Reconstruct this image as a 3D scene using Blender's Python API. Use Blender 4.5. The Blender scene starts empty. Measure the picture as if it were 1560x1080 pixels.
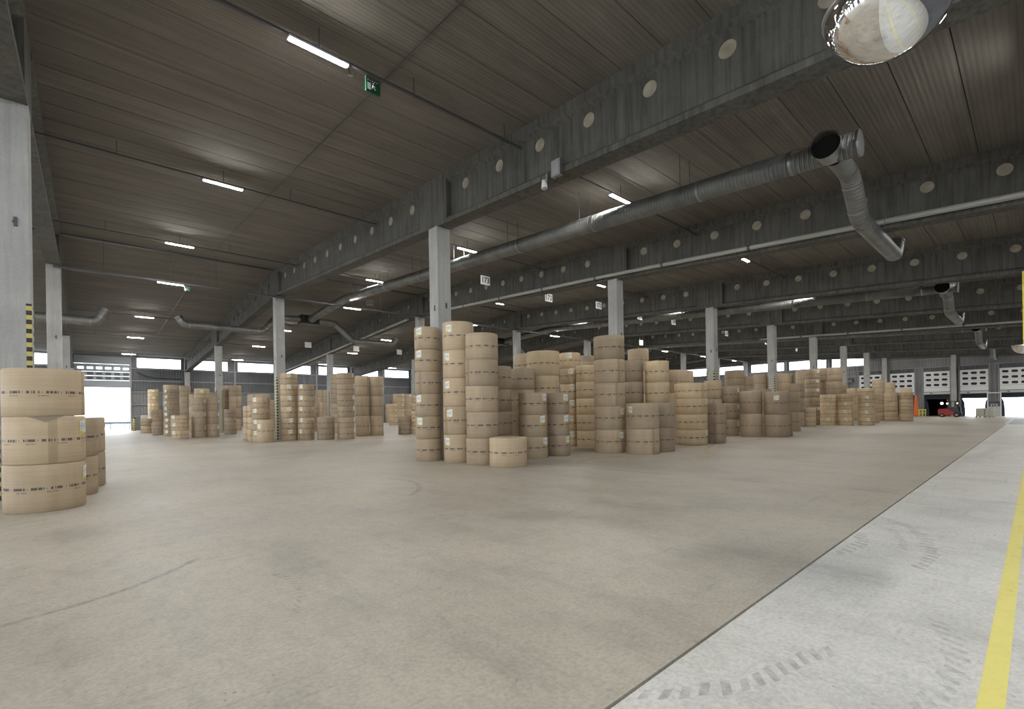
import bpy, bmesh, math, random
from mathutils import Vector, Matrix
random.seed(7)
D = bpy.data
C = bpy.context.scene.collection
PI = math.pi

# ------------------------------------------------------------------ camera
YAW, ROLL = 0.83664, -0.01564
cam_d = D.cameras.new('camera'); cam = D.objects.new('camera', cam_d); C.objects.link(cam)
Fv = Vector((math.cos(YAW), math.sin(YAW), 0)); Rv = Vector((math.sin(YAW), -math.cos(YAW), 0)); Uv = Vector((0, 0, 1))
R2 = Rv * math.cos(ROLL) + Uv * math.sin(ROLL); U2 = -Rv * math.sin(ROLL) + Uv * math.cos(ROLL)
m4 = Matrix.Identity(4)
for i in range(3):
    m4[i][0] = R2[i]; m4[i][1] = U2[i]; m4[i][2] = -Fv[i]
m4[2][3] = 1.75
cam.matrix_world = m4
cam_d.sensor_width = 36; cam_d.lens = 722.0 / 1560 * 36
cam_d.shift_y = 85.05 / 1560
cam_d.clip_end = 500; cam_d.clip_start = 0.05
bpy.context.scene.camera = cam

# ------------------------------------------------------------------ sky, exposure
LAMP_W = 270.0
world = D.worlds.new('sky'); bpy.context.scene.world = world; world.use_nodes = True
wn = world.node_tree; wn.nodes.clear()
bg = wn.nodes.new('ShaderNodeBackground'); wo = wn.nodes.new('ShaderNodeOutputWorld')
bg.inputs[0].default_value = (0.86, 0.93, 1.0, 1); bg.inputs[1].default_value = 4.5
wn.links.new(bg.outputs[0], wo.inputs[0])
vs = bpy.context.scene.view_settings
bpy.context.scene.display_settings.display_device = 'sRGB'
vs.view_transform = 'Standard'; vs.look = 'None'; vs.gamma = 1; vs.use_curve_mapping = False
vs.exposure = 0.9

# ------------------------------------------------------------------ building numbers (metres)
U0, S = 10.03, 11.156                 # first roof frame, frame spacing along x
ROWS = [-4.83, 15.06, 34.96, 54.85, 74.75]
RIDGE, HR, SL = 34.96, 9.83, 0.0611   # ridge line y, beam underside at ridge, slope
def H(v): return HR - SL * abs(v - RIDGE)
BEAM = 1.81                            # beam depth
def frame(k): return U0 + k * S
DOCKX = frame(7) + 0.3

# ------------------------------------------------------------------ helpers
def tag(o, label=None, cat=None, group=None, kind=None):
    if label: o['label'] = label
    if cat: o['category'] = cat
    if group: o['group'] = group
    if kind: o['kind'] = kind
    return o
class MB:
    def __init__(s): s.v = []; s.f = []; s.m = []; s.uv = {}; s.sm = set()
    def box(s, x0, y0, z0, x1, y1, z1, mi=0):
        b = len(s.v)
        s.v += [(x0,y0,z0),(x1,y0,z0),(x1,y1,z0),(x0,y1,z0),(x0,y0,z1),(x1,y0,z1),(x1,y1,z1),(x0,y1,z1)]
        for q in ((0,3,2,1),(4,5,6,7),(0,1,5,4),(1,2,6,5),(2,3,7,6),(3,0,4,7)):
            s.f.append(tuple(b + i for i in q)); s.m.append(mi)
        return s
    def hexa(s, p, mi=0):
        b = len(s.v); s.v += [tuple(q) for q in p]
        for q in ((0,3,2,1),(4,5,6,7),(0,1,5,4),(1,2,6,5),(2,3,7,6),(3,0,4,7)):
            s.f.append(tuple(b + i for i in q)); s.m.append(mi)
        return s
    def prism(s, prof, fn, a, b_, mi=0):
        """closed profile (list of 2D), fn(p2, t)->3D at t=a and t=b_"""
        n = len(prof); b = len(s.v)
        s.v += [tuple(fn(p, a)) for p in prof] + [tuple(fn(p, b_)) for p in prof]
        for i in range(n):
            j = (i + 1) % n; s.f.append((b+i, b+j, b+n+j, b+n+i)); s.m.append(mi)
        s.f.append(tuple(b+i for i in range(n))[::-1]); s.m.append(mi)
        s.f.append(tuple(b+n+i for i in range(n))); s.m.append(mi)
        return s
    def tube(s, pts, r, n=12, caps=True, mi=0, smooth=True):
        pts = [Vector(p) for p in pts]; rings = []; L = 0
        rr = r if isinstance(r, (list, tuple)) else [r] * len(pts)
        t0 = (pts[1] - pts[0]).normalized()
        up = Vector((0,0,1)) if abs(t0.z) < .9 else Vector((1,0,0))
        nx = t0.cross(up).normalized(); prev = t0
        for i, p in enumerate(pts):
            if i > 0: L += (p - pts[i-1]).length
            a = (pts[i] - pts[i-1]).normalized() if i > 0 else t0
            c = (pts[i+1] - pts[i]).normalized() if i < len(pts) - 1 else a
            t = (a + c).normalized()
            q = prev.rotation_difference(t); nx = (q @ nx); nx = (nx - t * nx.dot(t)).normalized(); ny = t.cross(nx); prev = t
            k = 1.0 / max(.5, a.dot(t))
            b = len(s.v)
            bend = (c - a)
            bd = bend.normalized() if bend.length > 1e-4 else None
            for j in range(n):
                an = 2 * PI * j / n; d = nx * math.cos(an) + ny * math.sin(an)
                if bd is not None:
                    e = bd - t * bd.dot(t)
                    if e.length > 1e-4:
                        e.normalize(); d = d + e * d.dot(e) * (k - 1)
                s.v.append(tuple(p + d * rr[i])); s.uv[b + j] = (j / n, L)
            rings.append(b)
        for i in range(len(rings) - 1):
            for j in range(n):
                k = (j + 1) % n
                s.sm.add(len(s.f)) if smooth else None
                s.f.append((rings[i]+j, rings[i]+k, rings[i+1]+k, rings[i+1]+j)); s.m.append(mi)
        if caps:
            s.f.append(tuple(rings[0]+j for j in range(n))[::-1]); s.m.append(mi)
            s.f.append(tuple(rings[-1]+j for j in range(n))); s.m.append(mi)
        return s
    def mesh(s, name, mats):
        me = D.meshes.new(name); me.from_pydata(s.v, [], s.f); me.update()
        for m_ in (mats if isinstance(mats, (list, tuple)) else [mats]): me.materials.append(m_)
        me.polygons.foreach_set('material_index', s.m)
        if s.sm: me.polygons.foreach_set('use_smooth', [i in s.sm for i in range(len(s.f))])
        if s.uv:
            l = me.uv_layers.new(name='UVMap')
            for li, loop in enumerate(me.loops): l.data[li].uv = s.uv.get(loop.vertex_index, (0, 0))
        return me
    def build(s, name, mats, parent=None, loc=None):
        o = D.objects.new(name, s.mesh(name, mats)); C.objects.link(o)
        if parent: o.parent = parent
        if loc: o.location = loc
        return o
def inst(me, name, parent=None, loc=(0,0,0), rot=(0,0,0)):
    o = D.objects.new(name, me); C.objects.link(o); o.location = loc; o.rotation_euler = rot
    if parent: o.parent = parent
    return o
def empty(name, loc=(0,0,0), rz=0):
    o = D.objects.new(name, None); C.objects.link(o); o.location = loc; o.rotation_euler = (0,0,rz); o.empty_display_size = .1
    return o
ORD = ['first','second','third','fourth','fifth','sixth','seventh','eighth','ninth','tenth','eleventh','twelfth']

# ------------------------------------------------------------------ materials
def mat(name, base=(.5,.5,.5), rough=.7, metal=0.0):
    m = D.materials.new(name); m.use_nodes = True; nt = m.node_tree
    b = nt.nodes['Principled BSDF']; b.inputs['Base Color'].default_value = (*base, 1); b.inputs['Roughness'].default_value = rough; b.inputs['Metallic'].default_value = metal
    return m, nt, b
def nd(nt, t, **kw):
    n = nt.nodes.new(t)
    for k, v in kw.items():
        if k in n.inputs: n.inputs[k].default_value = v
        else: setattr(n, k, v)
    return n
def mp(nt, src, scale):
    n = nt.nodes.new('ShaderNodeMapping'); n.inputs['Scale'].default_value = scale; nt.links.new(src, n.inputs['Vector']); return n.outputs[0]
def noise(nt, vec, scale, detail=4, rough=.55):
    n = nt.nodes.new('ShaderNodeTexNoise'); n.inputs['Scale'].default_value = scale; n.inputs['Detail'].default_value = detail; n.inputs['Roughness'].default_value = rough
    nt.links.new(vec, n.inputs['Vector']); return n.outputs['Fac']
def ramp(nt, fac, stops):
    n = nt.nodes.new('ShaderNodeValToRGB'); e = n.color_ramp.elements
    while len(e) < len(stops): e.new(.5)
    for i, (p, c) in enumerate(stops):
        e[i].position = p; e[i].color = (*c, 1) if isinstance(c, (tuple, list)) else (c, c, c, 1)
    nt.links.new(fac, n.inputs[0]); return n.outputs[0]
def mul(nt, a, b, fac=1.0, mode='MULTIPLY'):
    n = nt.nodes.new('ShaderNodeMix'); n.data_type = 'RGBA'; n.blend_type = mode; n.inputs[0].default_value = fac
    for i, x in ((6, a), (7, b)):
        if isinstance(x, (tuple, list)): n.inputs[i].default_value = (*x, 1)
        else: nt.links.new(x, n.inputs[i])
    return n.outputs[2], n
def math_(nt, op, a, b=None, c=None):
    n = nt.nodes.new('ShaderNodeMath'); n.operation = op
    for i, x in enumerate((a, b, c)):
        if x is None: continue
        if isinstance(x, (int, float)): n.inputs[i].default_value = x
        else: nt.links.new(x, n.inputs[i])
    return n.outputs[0]
def bump(nt, b, h, dist=.01, strength=.5):
    n = nt.nodes.new('ShaderNodeBump'); n.inputs['Distance'].default_value = dist; n.inputs['Strength'].default_value = strength
    nt.links.new(h, n.inputs['Height']); nt.links.new(n.outputs[0], b.inputs['Normal'])
def pos(nt): return nt.nodes.new('ShaderNodeNewGeometry').outputs['Position']

def floor_mat(name, c1, c2, c3):
    m, nt, b = mat(name, rough=.6); P = pos(nt)
    big = noise(nt, P, .22, 5, .6); med = noise(nt, mp(nt, P, (1, .45, 1)), 1.3, 6, .65); fine = noise(nt, P, 28, 3, .7)
    col = ramp(nt, big, [(.3, c1), (.52, c2), (.72, c3)])
    col, _ = mul(nt, col, ramp(nt, med, [(.3, .76), (.5, 1.0), (.68, 1.07)]))
    col, _ = mul(nt, col, ramp(nt, fine, [(.3, .82), (.6, 1.06)]))
    f2 = noise(nt, mp(nt, P, (1, .6, 1)), 7, 5, .75)
    col, _ = mul(nt, col, ramp(nt, f2, [(.3, .86), (.5, 1.0), (.7, 1.05)]))
    vo = nt.nodes.new('ShaderNodeTexVoronoi'); vo.inputs['Scale'].default_value = 8.0; nt.links.new(P, vo.inputs['Vector'])
    ds = math_(nt, 'ADD', vo.outputs['Distance'], math_(nt, 'MULTIPLY', noise(nt, P, 2.2, 2), .22))
    col, _ = mul(nt, col, ramp(nt, ds, [(.13, .55), (.19, 1.0)]))
    sc = noise(nt, mp(nt, P, (.5, 6, 1)), 1.1, 5, .7)
    col, _ = mul(nt, col, ramp(nt, sc, [(.58, 1.0), (.74, .78)]))
    nt.links.new(col, b.inputs['Base Color'])
    nt.links.new(ramp(nt, med, [(.3, .42), (.7, .62)]), b.inputs['Roughness'])
    bump(nt, b, fine, .002, .3); return m
M_floor = floor_mat('floor_concrete', (.34,.305,.25), (.42,.378,.31), (.47,.43,.36))
M_floor2 = floor_mat('floor_concrete_pale', (.52,.505,.465), (.59,.575,.535), (.62,.605,.565))

def conc_mat(name, a, bcol, streak=.35):
    m, nt, b = mat(name, rough=.85); P = pos(nt)
    n1 = noise(nt, P, .9, 5, .6); n2 = noise(nt, mp(nt, P, (3.2, 3.2, .16)), 2.6, 5, .65); n3 = noise(nt, P, 40, 2)
    col = ramp(nt, n1, [(.3, a), (.7, bcol)])
    col, _ = mul(nt, col, ramp(nt, n2, [(.32, 1 - streak), (.5, 1.0), (.68, 1 + streak * .7)]))
    col, _ = mul(nt, col, ramp(nt, n3, [(.3, .9), (.7, 1.06)]))
    nt.links.new(col, b.inputs['Base Color']); bump(nt, b, n3, .004, .3); return m
M_beam = conc_mat('beam_concrete', (.078,.076,.068), (.12,.116,.104), .42)
M_soffit = M_beam
M_col = conc_mat('column_concrete', (.36,.36,.35), (.46,.46,.445), .12)

def plank_mat():
    m, nt, b = mat('roof_plank', rough=.9); P = pos(nt)
    st = noise(nt, mp(nt, P, (.05, 3.2, .01)), 2.2, 4, .6)
    st2 = noise(nt, mp(nt, P, (.35, 1.2, .01)), 1.0, 5, .6)
    sx = nt.nodes.new('ShaderNodeSeparateXYZ'); nt.links.new(P, sx.inputs[0])
    idx = math_(nt, 'FLOOR', math_(nt, 'DIVIDE', math_(nt, 'SUBTRACT', sx.outputs[1], .045), 1.095))
    wn_ = nt.nodes.new('ShaderNodeTexWhiteNoise'); wn_.noise_dimensions = '2D'
    cb = nt.nodes.new('ShaderNodeCombineXYZ'); nt.links.new(idx, cb.inputs[0]); nt.links.new(math_(nt, 'FLOOR', math_(nt, 'DIVIDE', math_(nt, 'ADD', sx.outputs[0], 1.126), S)), cb.inputs[1])
    nt.links.new(cb.outputs[0], wn_.inputs['Vector'])
    col = ramp(nt, st2, [(.3, (.140,.126,.108)), (.55, (.172,.156,.134)), (.75, (.20,.183,.16))])
    col, _ = mul(nt, col, ramp(nt, st, [(.33, .86), (.5, 1.0), (.66, 1.08)]))
    col, _ = mul(nt, col, ramp(nt, wn_.outputs['Value'], [(0, .92), (1, 1.06)]))
    rib = math_(nt, 'SINE', math_(nt, 'MULTIPLY', sx.outputs[1], 2 * PI / .1095))
    col, _ = mul(nt, col, ramp(nt, math_(nt, 'MULTIPLY_ADD', rib, .5, .5), [(0, .86), (.45, 1.02)]))
    nt.links.new(col, b.inputs['Base Color'])
    bump(nt, b, rib, .008, .35); return m
M_plank = plank_mat()
M_dark, _, _ = mat('dark_gap', (.02,.018,.016), .9)

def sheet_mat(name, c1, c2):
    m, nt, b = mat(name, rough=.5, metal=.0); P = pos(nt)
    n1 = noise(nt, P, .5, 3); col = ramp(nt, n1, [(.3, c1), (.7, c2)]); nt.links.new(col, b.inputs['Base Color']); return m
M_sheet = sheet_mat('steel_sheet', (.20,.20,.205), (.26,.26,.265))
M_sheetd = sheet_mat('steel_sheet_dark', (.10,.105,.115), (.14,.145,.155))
M_steel = sheet_mat('grey_steel', (.24,.245,.25), (.32,.325,.33))
M_steeld = sheet_mat('dark_steel', (.06,.062,.066), (.09,.092,.096))

def duct_mat():
    m, nt, b = mat('spiral_duct', (.42,.43,.42), .52, .7)
    uv = nt.nodes.new('ShaderNodeUVMap'); sx = nt.nodes.new('ShaderNodeSeparateXYZ'); nt.links.new(uv.outputs[0], sx.inputs[0])
    ph = math_(nt, 'ADD', math_(nt, 'MULTIPLY', sx.outputs[1], 2 * PI / .11), math_(nt, 'MULTIPLY', sx.outputs[0], 2 * PI))
    sn = math_(nt, 'SINE', ph); pk = math_(nt, 'POWER', math_(nt, 'MULTIPLY_ADD', sn, .5, .5), 6)
    bump(nt, b, pk, .012, .7)
    n1 = noise(nt, pos(nt), 1.5, 4); nt.links.new(ramp(nt, n1, [(.3, (.19,.195,.19)), (.7, (.30,.30,.29))]), b.inputs['Base Color']); return m
M_duct = duct_mat()
M_gal, _, _ = mat('galvanised', (.36,.37,.37), .38, .9)
M_pipe, _, _ = mat('grey_pipe', (.36,.36,.33), .5, .2)
M_hole, _, _ = mat('dark_inside', (.01,.01,.01), .9)
def plug_mat():
    m, nt, b = mat('hole_plug', (.42,.37,.29), .85); P = pos(nt)
    nt.links.new(ramp(nt, noise(nt, P, 3, 3), [(.3, (.30,.26,.20)), (.7, (.46,.41,.33))]), b.inputs['Base Color']); return m
M_plug = plug_mat()

def kraft(name, c, dirt):
    m, nt, b = mat(name, rough=.62)
    uv = nt.nodes.new('ShaderNodeUVMap'); sx = nt.nodes.new('ShaderNodeSeparateXYZ'); nt.links.new(uv.outputs[0], sx.inputs[0])
    u, v = sx.outputs[0], sx.outputs[1]          # u: metres round, v: metres from printed band
    oi = nt.nodes.new('ShaderNodeObjectInfo'); rnd = oi.outputs['Random']
    un = math_(nt, 'ADD', u, math_(nt, 'MULTIPLY', rnd, 3.0))
    cb = nt.nodes.new('ShaderNodeCombineXYZ'); nt.links.new(un, cb.inputs[0]); nt.links.new(v, cb.inputs[1]); nt.links.new(math_(nt, 'MULTIPLY', rnd, 40), cb.inputs[2])
    n1 = noise(nt, mp(nt, cb.outputs[0], (2.5, .35, 1)), 1.6, 3, .5); n2 = noise(nt, mp(nt, cb.outputs[0], (.6, 30, 1)), 1.2, 3)
    col = ramp(nt, n1, [(.3, tuple(x * .9 for x in c)), (.6, c), (.75, tuple(x * 1.06 for x in c))])
    col, _ = mul(nt, col, ramp(nt, n2, [(.35, .94), (.65, 1.04)]))
    col, _ = mul(nt, col, ramp(nt, rnd, [(0, .84), (1, 1.08)]))
    tape = math_(nt, 'LESS_THAN', math_(nt, 'ABSOLUTE', math_(nt, 'SUBTRACT', math_(nt, 'FRACT', math_(nt, 'MULTIPLY', un, .27)), .5)), .018)
    col, mx = mul(nt, col, (.80,.78,.74), 1); nt.links.new(tape, mx.inputs[0])
    # barcode-like print, arrow tick and small line of text
    per = .27
    fr = math_(nt, 'FRACT', math_(nt, 'DIVIDE', un, per))
    zone = math_(nt, 'MULTIPLY', math_(nt, 'LESS_THAN', fr, .70), math_(nt, 'GREATER_THAN', fr, .02))
    w1 = nt.nodes.new('ShaderNodeTexWhiteNoise'); w1.noise_dimensions = '1D'; nt.links.new(math_(nt, 'FLOOR', math_(nt, 'MULTIPLY', un, 75)), w1.inputs['W'])
    bars = math_(nt, 'GREATER_THAN', w1.outputs['Value'], .24)
    row = math_(nt, 'LESS_THAN', math_(nt, 'ABSOLUTE', v), .024)
    tick = math_(nt, 'MULTIPLY', math_(nt, 'LESS_THAN', math_(nt, 'ABSOLUTE', math_(nt, 'SUBTRACT', fr, .83)), .022), math_(nt, 'LESS_THAN', math_(nt, 'ABSOLUTE', v), .012))
    pr = math_(nt, 'MAXIMUM', math_(nt, 'MULTIPLY', math_(nt, 'MULTIPLY', zone, bars), row), tick)
    f2 = math_(nt, 'FRACT', math_(nt, 'DIVIDE', un, per * 1.6))
    w2 = nt.nodes.new('ShaderNodeTexWhiteNoise'); w2.noise_dimensions = '1D'; nt.links.new(math_(nt, 'FLOOR', math_(nt, 'MULTIPLY', un, 190)), w2.inputs['W'])
    txt = math_(nt, 'MULTIPLY', math_(nt, 'LESS_THAN', f2, .36), math_(nt, 'MULTIPLY', math_(nt, 'GREATER_THAN', w2.outputs['Value'], .25), math_(nt, 'LESS_THAN', math_(nt, 'ABSOLUTE', math_(nt, 'ADD', v, .066)), .009)))
    pr = math_(nt, 'MAXIMUM', pr, math_(nt, 'MULTIPLY', txt, .7))
    col, mx = mul(nt, col, (.05,.045,.05), 1, 'MIX'); nt.links.new(math_(nt, 'MULTIPLY', pr, .85), mx.inputs[0])
    nt.links.new(col, b.inputs['Base Color'])
    wr = noise(nt, mp(nt, cb.outputs[0], (1.2, 9, 1)), 2.0, 4, .6)
    bump(nt, b, wr, .02, .25); return m
KR = [kraft('kraft_dull', (.40,.31,.22), .2), kraft('kraft_brown', (.47,.365,.25), .2), kraft('kraft_tan', (.55,.425,.285), .2), kraft('kraft_pale', (.63,.49,.31), .2)]
M_cap, _, _ = mat('roll_end_disc', (.50,.40,.29), .8)
M_flap, _, _ = mat('torn_wrap', (.33,.26,.19), .8)
def sticker_mat():
    m, nt, b = mat('sticker', rough=.45)
    uv = nt.nodes.new('ShaderNodeUVMap'); sx = nt.nodes.new('ShaderNodeSeparateXYZ'); nt.links.new(uv.outputs[0], sx.inputs[0]); u, v = sx.outputs[0], sx.outputs[1]
    edge = math_(nt, 'MAXIMUM', math_(nt, 'LESS_THAN', u, .10), math_(nt, 'MULTIPLY', math_(nt, 'LESS_THAN', v, .22), math_(nt, 'GREATER_THAN', u, .60)))
    edge = math_(nt, 'MAXIMUM', edge, math_(nt, 'GREATER_THAN', u, .93))
    col, mx = mul(nt, (.80,.81,.80), (.72,.58,.06), 1, 'MIX'); nt.links.new(edge, mx.inputs[0])
    q = nt.nodes.new('ShaderNodeTexWhiteNoise'); q.noise_dimensions = '2D'; cb = nt.nodes.new('ShaderNodeCombineXYZ')
    nt.links.new(math_(nt, 'FLOOR', math_(nt, 'MULTIPLY', u, 22)), cb.inputs[0]); nt.links.new(math_(nt, 'FLOOR', math_(nt, 'MULTIPLY', v, 14)), cb.inputs[1]); nt.links.new(cb.outputs[0], q.inputs['Vector'])
    def rect(a, b2, c, d): return math_(nt, 'MULTIPLY', math_(nt, 'MULTIPLY', math_(nt, 'GREATER_THAN', u, a), math_(nt, 'LESS_THAN', u, b2)), math_(nt, 'MULTIPLY', math_(nt, 'GREATER_THAN', v, c), math_(nt, 'LESS_THAN', v, d)))
    ink = math_(nt, 'MULTIPLY', math_(nt, 'GREATER_THAN', q.outputs['Value'], .45), math_(nt, 'MAXIMUM', rect(.2, .6, .35, .72), rect(.66, .88, .28, .88)))
    col, mx = mul(nt, col, (.18,.24,.36), 1, 'MIX'); nt.links.new(math_(nt, 'MULTIPLY', ink, .7), mx.inputs[0])
    nt.links.new(col, b.inputs['Base Color']); return m
M_stick = sticker_mat()
def em_mat(name, col, s):
    m = D.materials.new(name); m.use_nodes = True; nt = m.node_tree; nt.nodes.clear()
    e = nt.nodes.new('ShaderNodeEmission'); o = nt.nodes.new('ShaderNodeOutputMaterial'); e.inputs[0].default_value = (*col, 1); e.inputs[1].default_value = s
    nt.links.new(e.outputs[0], o.inputs[0]); return m
M_led = em_mat('led_diffuser', (1.0, .985, .95), LAMP_W)
M_head = em_mat('headlight_on', (1.0, .93, .75), 30)
M_white, _, _ = mat('white_paint', (.78,.79,.80), .5)
M_cream, _, _ = mat('off_white', (.55,.56,.56), .5)
M_leaf, _, _ = mat('grey_blue_leaf', (.30,.32,.35), .6)
M_black, _, _ = mat('black_rubber', (.02,.02,.022), .7)
M_blue, _, _ = mat('dock_shelter_fabric', (.035,.045,.065), .85)
M_red, _, _ = mat('red_paint', (.45,.05,.035), .35)
M_orange, _, _ = mat('orange_plastic', (.75,.17,.04), .5)
M_green, _, _ = mat('exit_green', (.008,.085,.045), .4)
M_wood, _, _ = mat('pallet_wood', (.45,.36,.24), .8)
M_carton, _, _ = mat('pale_carton', (.60,.58,.50), .75)
M_ink, _, _ = mat('sign_black', (.015,.015,.018), .6)
M_mirror, _, _ = mat('mirror_acrylic', (.93,.93,.93), .03, 1.0)
M_ygloss, _, _ = mat('yellow_gloss', (.80,.70,.08), .5)
def yellow_mat():
    m, nt, b = mat('yellow_floor_paint', rough=.6); P = pos(nt)
    n = noise(nt, P, 9, 6, .7); n2 = noise(nt, mp(nt, P, (.7, 2, 1)), 1.7, 3)
    f = math_(nt, 'ADD', n, math_(nt, 'MULTIPLY', n2, .5))
    nt.links.new(ramp(nt, f, [(.50, (.30,.27,.09)), (.60, (.72,.62,.16)), (.8, (.76,.67,.19))]), b.inputs['Base Color']); return m
M_yel = yellow_mat()
def stripe_mat():
    m, nt, b = mat('hazard_tape', rough=.6)
    sx = nt.nodes.new('ShaderNodeSeparateXYZ'); nt.links.new(pos(nt), sx.inputs[0])
    k = math_(nt, 'LESS_THAN', math_(nt, 'FRACT', math_(nt, 'DIVIDE', sx.outputs[2], .20)), .5)
    col, mx = mul(nt, (.58,.49,.15), (.03,.03,.03), 1, 'MIX'); nt.links.new(k, mx.inputs[0]); nt.links.new(col, b.inputs['Base Color']); return m
M_haz = stripe_mat()
def glass_mat():
    m = D.materials.new('window_glass'); m.use_nodes = True; nt = m.node_tree; nt.nodes.clear()
    t = nt.nodes.new('ShaderNodeBsdfTransparent'); g = nt.nodes.new('ShaderNodeBsdfGlossy'); g.inputs['Roughness'].default_value = .05
    mx = nt.nodes.new('ShaderNodeMixShader'); mx.inputs[0].default_value = .06; o = nt.nodes.new('ShaderNodeOutputMaterial')
    t.inputs[0].default_value = (.95,.97,.98,1)
    nt.links.new(t.outputs[0], mx.inputs[1]); nt.links.new(g.outputs[0], mx.inputs[2]); nt.links.new(mx.outputs[0], o.inputs[0]); return m
M_glass = glass_mat()
def mark_mat(name, col, sc, lo, hi):
    m = D.materials.new(name); m.use_nodes = True; nt = m.node_tree; b = nt.nodes['Principled BSDF']
    b.inputs['Base Color'].default_value = (*col, 1); b.inputs['Roughness'].default_value = .7
    n = noise(nt, pos(nt), sc, 4, .7); nt.links.new(ramp(nt, n, [(.35, lo), (.65, hi)]), b.inputs['Alpha']); return m
M_rub = mark_mat('tyre_rubber', (.10,.10,.10), 14, .02, .30)
M_rub2 = mark_mat('tyre_rubber_faint', (.16,.155,.15), 10, .0, .22)
M_oldy = mark_mat('worn_yellow', (.72,.62,.15), 9, .0, .5)
M_ground, _, _ = mat('outside_concrete', (.55,.55,.54), .9)

# ------------------------------------------------------------------ floor: four cast slabs over a dark joint bed
floor = MB().box(-24, -5.2, -.4, 88.6, 75.0, -.03).build('floor', M_dark); tag(floor, kind='structure')
def slab(poly, m_):
    s = MB(); n = len(poly); s.prism(poly, lambda p, t: (p[0], p[1], t), -.03, 0.0); s.build('floor_slab', m_, floor)
g = .012
J = lambda v: 12.0 - .0955 * v          # slanted cross joint, measured
slab([(-24,1.7+g),(J(1.7)-g,1.7+g),(J(11.3)-g,11.3),(10.92-g,75),(-24,75)], M_floor)
slab([(J(1.7)+g,1.7+g),(88.6,1.7+g),(88.6,75),(10.92+g,75),(J(11.3)+g,11.3)], M_floor)
slab([(-24,-5.2),(J(0)-g+.4,-5.2),(J(1.7)-g,1.7-g),(-24,1.7-g)], M_floor2)
slab([(J(0)+g+.4,-5.2),(88.6,-5.2),(88.6,1.7-g),(J(1.7)+g,1.7-g)], M_floor2)
ground = MB().box(-120, -90, -.8, 260, 220, -.42).build('ground', M_ground); tag(ground, 'pale concrete yard outside the doors', kind='structure')
apron = MB().box(-24, 75.05, -.42, 88, 130, -.02).build('ground', M_ground); tag(apron, 'pale yard level with the open side door', kind='structure')

# ------------------------------------------------------------------ roof deck and planks
ceiling = None
def roofz(v): return H(v) + BEAM
def slope_box(s, x0, x1, y0, y1, off, t):
    z0, z1 = roofz(y0) + off, roofz(y1) + off
    s.hexa([(x0,y0,z0),(x1,y0,z0),(x1,y1,z1),(x0,y1,z1),(x0,y0,z0+t),(x1,y0,z0+t),(x1,y1,z1+t),(x0,y1,z1+t)])
s = MB()
slope_box(s, -24, 88.6, -5.2, RIDGE, .11, .25); slope_box(s, -24, 88.6, RIDGE, 75.0, .11, .25)
ceiling = s.build('ceiling', M_dark); tag(ceiling, kind='structure')
PW = 1.095
edges = [.045 + PW * i for i in range(-5, 70)]
ups = [e for e in edges if e < RIDGE - .3]; dns = [RIDGE + (RIDGE - e) for e in ups][::-1]
spans = [(ups[i], ups[i+1]) for i in range(len(ups)-1)] + [(ups[-1], RIDGE)] + [(RIDGE, dns[0])] + [(dns[i], dns[i+1]) for i in range(len(dns)-1)]
spans = [(max(a, -5.1), min(b_, 74.9)) for a, b_ in spans if b_ > -5.1 and a < 74.9]
pm = MB().box(-S/2+.02, -PW/2+.009, 0, S/2-.02, PW/2-.009, .10).mesh('plank', M_plank)
ang = math.atan(SL)
rest = MB()
for k in range(-3, 7):
    for (a, b_) in spans:
        yc = (a + b_) / 2
        near = (k == -1 or k == 0 or k == 1 or (k == 2 and yc < 62)) and yc > 0 and abs((b_ - a) - PW) < .01
        if near: inst(pm, 'plank', ceiling, (frame(k) + S/2, yc, roofz(yc)), (ang if yc < RIDGE else -ang, 0, 0))
        else: slope_box(rest, frame(k)+.02, frame(k)+S-.02, a+.009, b_-.009, 0, .10)
o = rest.build('planks', M_plank, ceiling); tag(o, kind='stuff')

# ------------------------------------------------------------------ walls
def corr(axis, at, a0, a1, z0, z1, m_, parent, name='wall_sheet', sgn=-1, ztop=None):
    """trapezoid-ribbed steel sheet; axis 'x' runs along x at y=at"""
    s = MB(); pitch = .30; n = max(1, round((a1 - a0) / pitch)); pitch = (a1 - a0) / n; pr = []
    for i in range(n):
        b = a0 + i * pitch; pr += [(b, 0), (b + pitch*.5, 0), (b + pitch*.62, .05), (b + pitch*.88, .05)]
    pr.append((a1, 0))
    for (a, d) in pr:
        d = sgn * d
        zt = ztop(a) if ztop else z1
        if axis == 'x': s.v += [(a, at + d, z0), (a, at + d, zt)]
        else: s.v += [(at + d, a, z0), (at + d, a, zt)]
    for i in range(len(pr) - 1): s.f.append((2*i, 2*i+2, 2*i+3, 2*i+1)); s.m.append(0)
    return s.build(name, m_, parent)
WY = 74.85
wl = MB()
wall_left = MB().box(-24, WY+.12, 0, -1.02, WY+.3, 7.6).box(4.3, WY+.12, 0, 88.4, WY+.3, 7.6).box(-24, WY+.02, 9.08, 88.4, WY+.3, 9.4).box(-1.02, WY+.1, 9.0, 4.3, WY+.3, 9.2).build('wall_left', M_sheetd); tag(wall_left, kind='structure')
for (a, b_) in [(-24, -1.02), (4.3, 9.7)] + [(frame(k)+.3, frame(k+1)-.3) for k in range(0, 7)]:
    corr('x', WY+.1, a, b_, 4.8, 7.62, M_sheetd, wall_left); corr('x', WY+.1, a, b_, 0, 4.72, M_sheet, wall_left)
    for z in (1.74, 3.2, 4.75, 6.15): MB().box(a, WY-.08, z-.06, b_, WY+.06, z+.06).build('girt', M_steel, wall_left)
MB().box(-24, WY-.1, 7.6, -1.02, WY+.25, 7.72).box(4.3, WY-.1, 7.6, 88.4, WY+.25, 7.72).build('sill_rail', M_steel, wall_left)
nwin = 0
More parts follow.
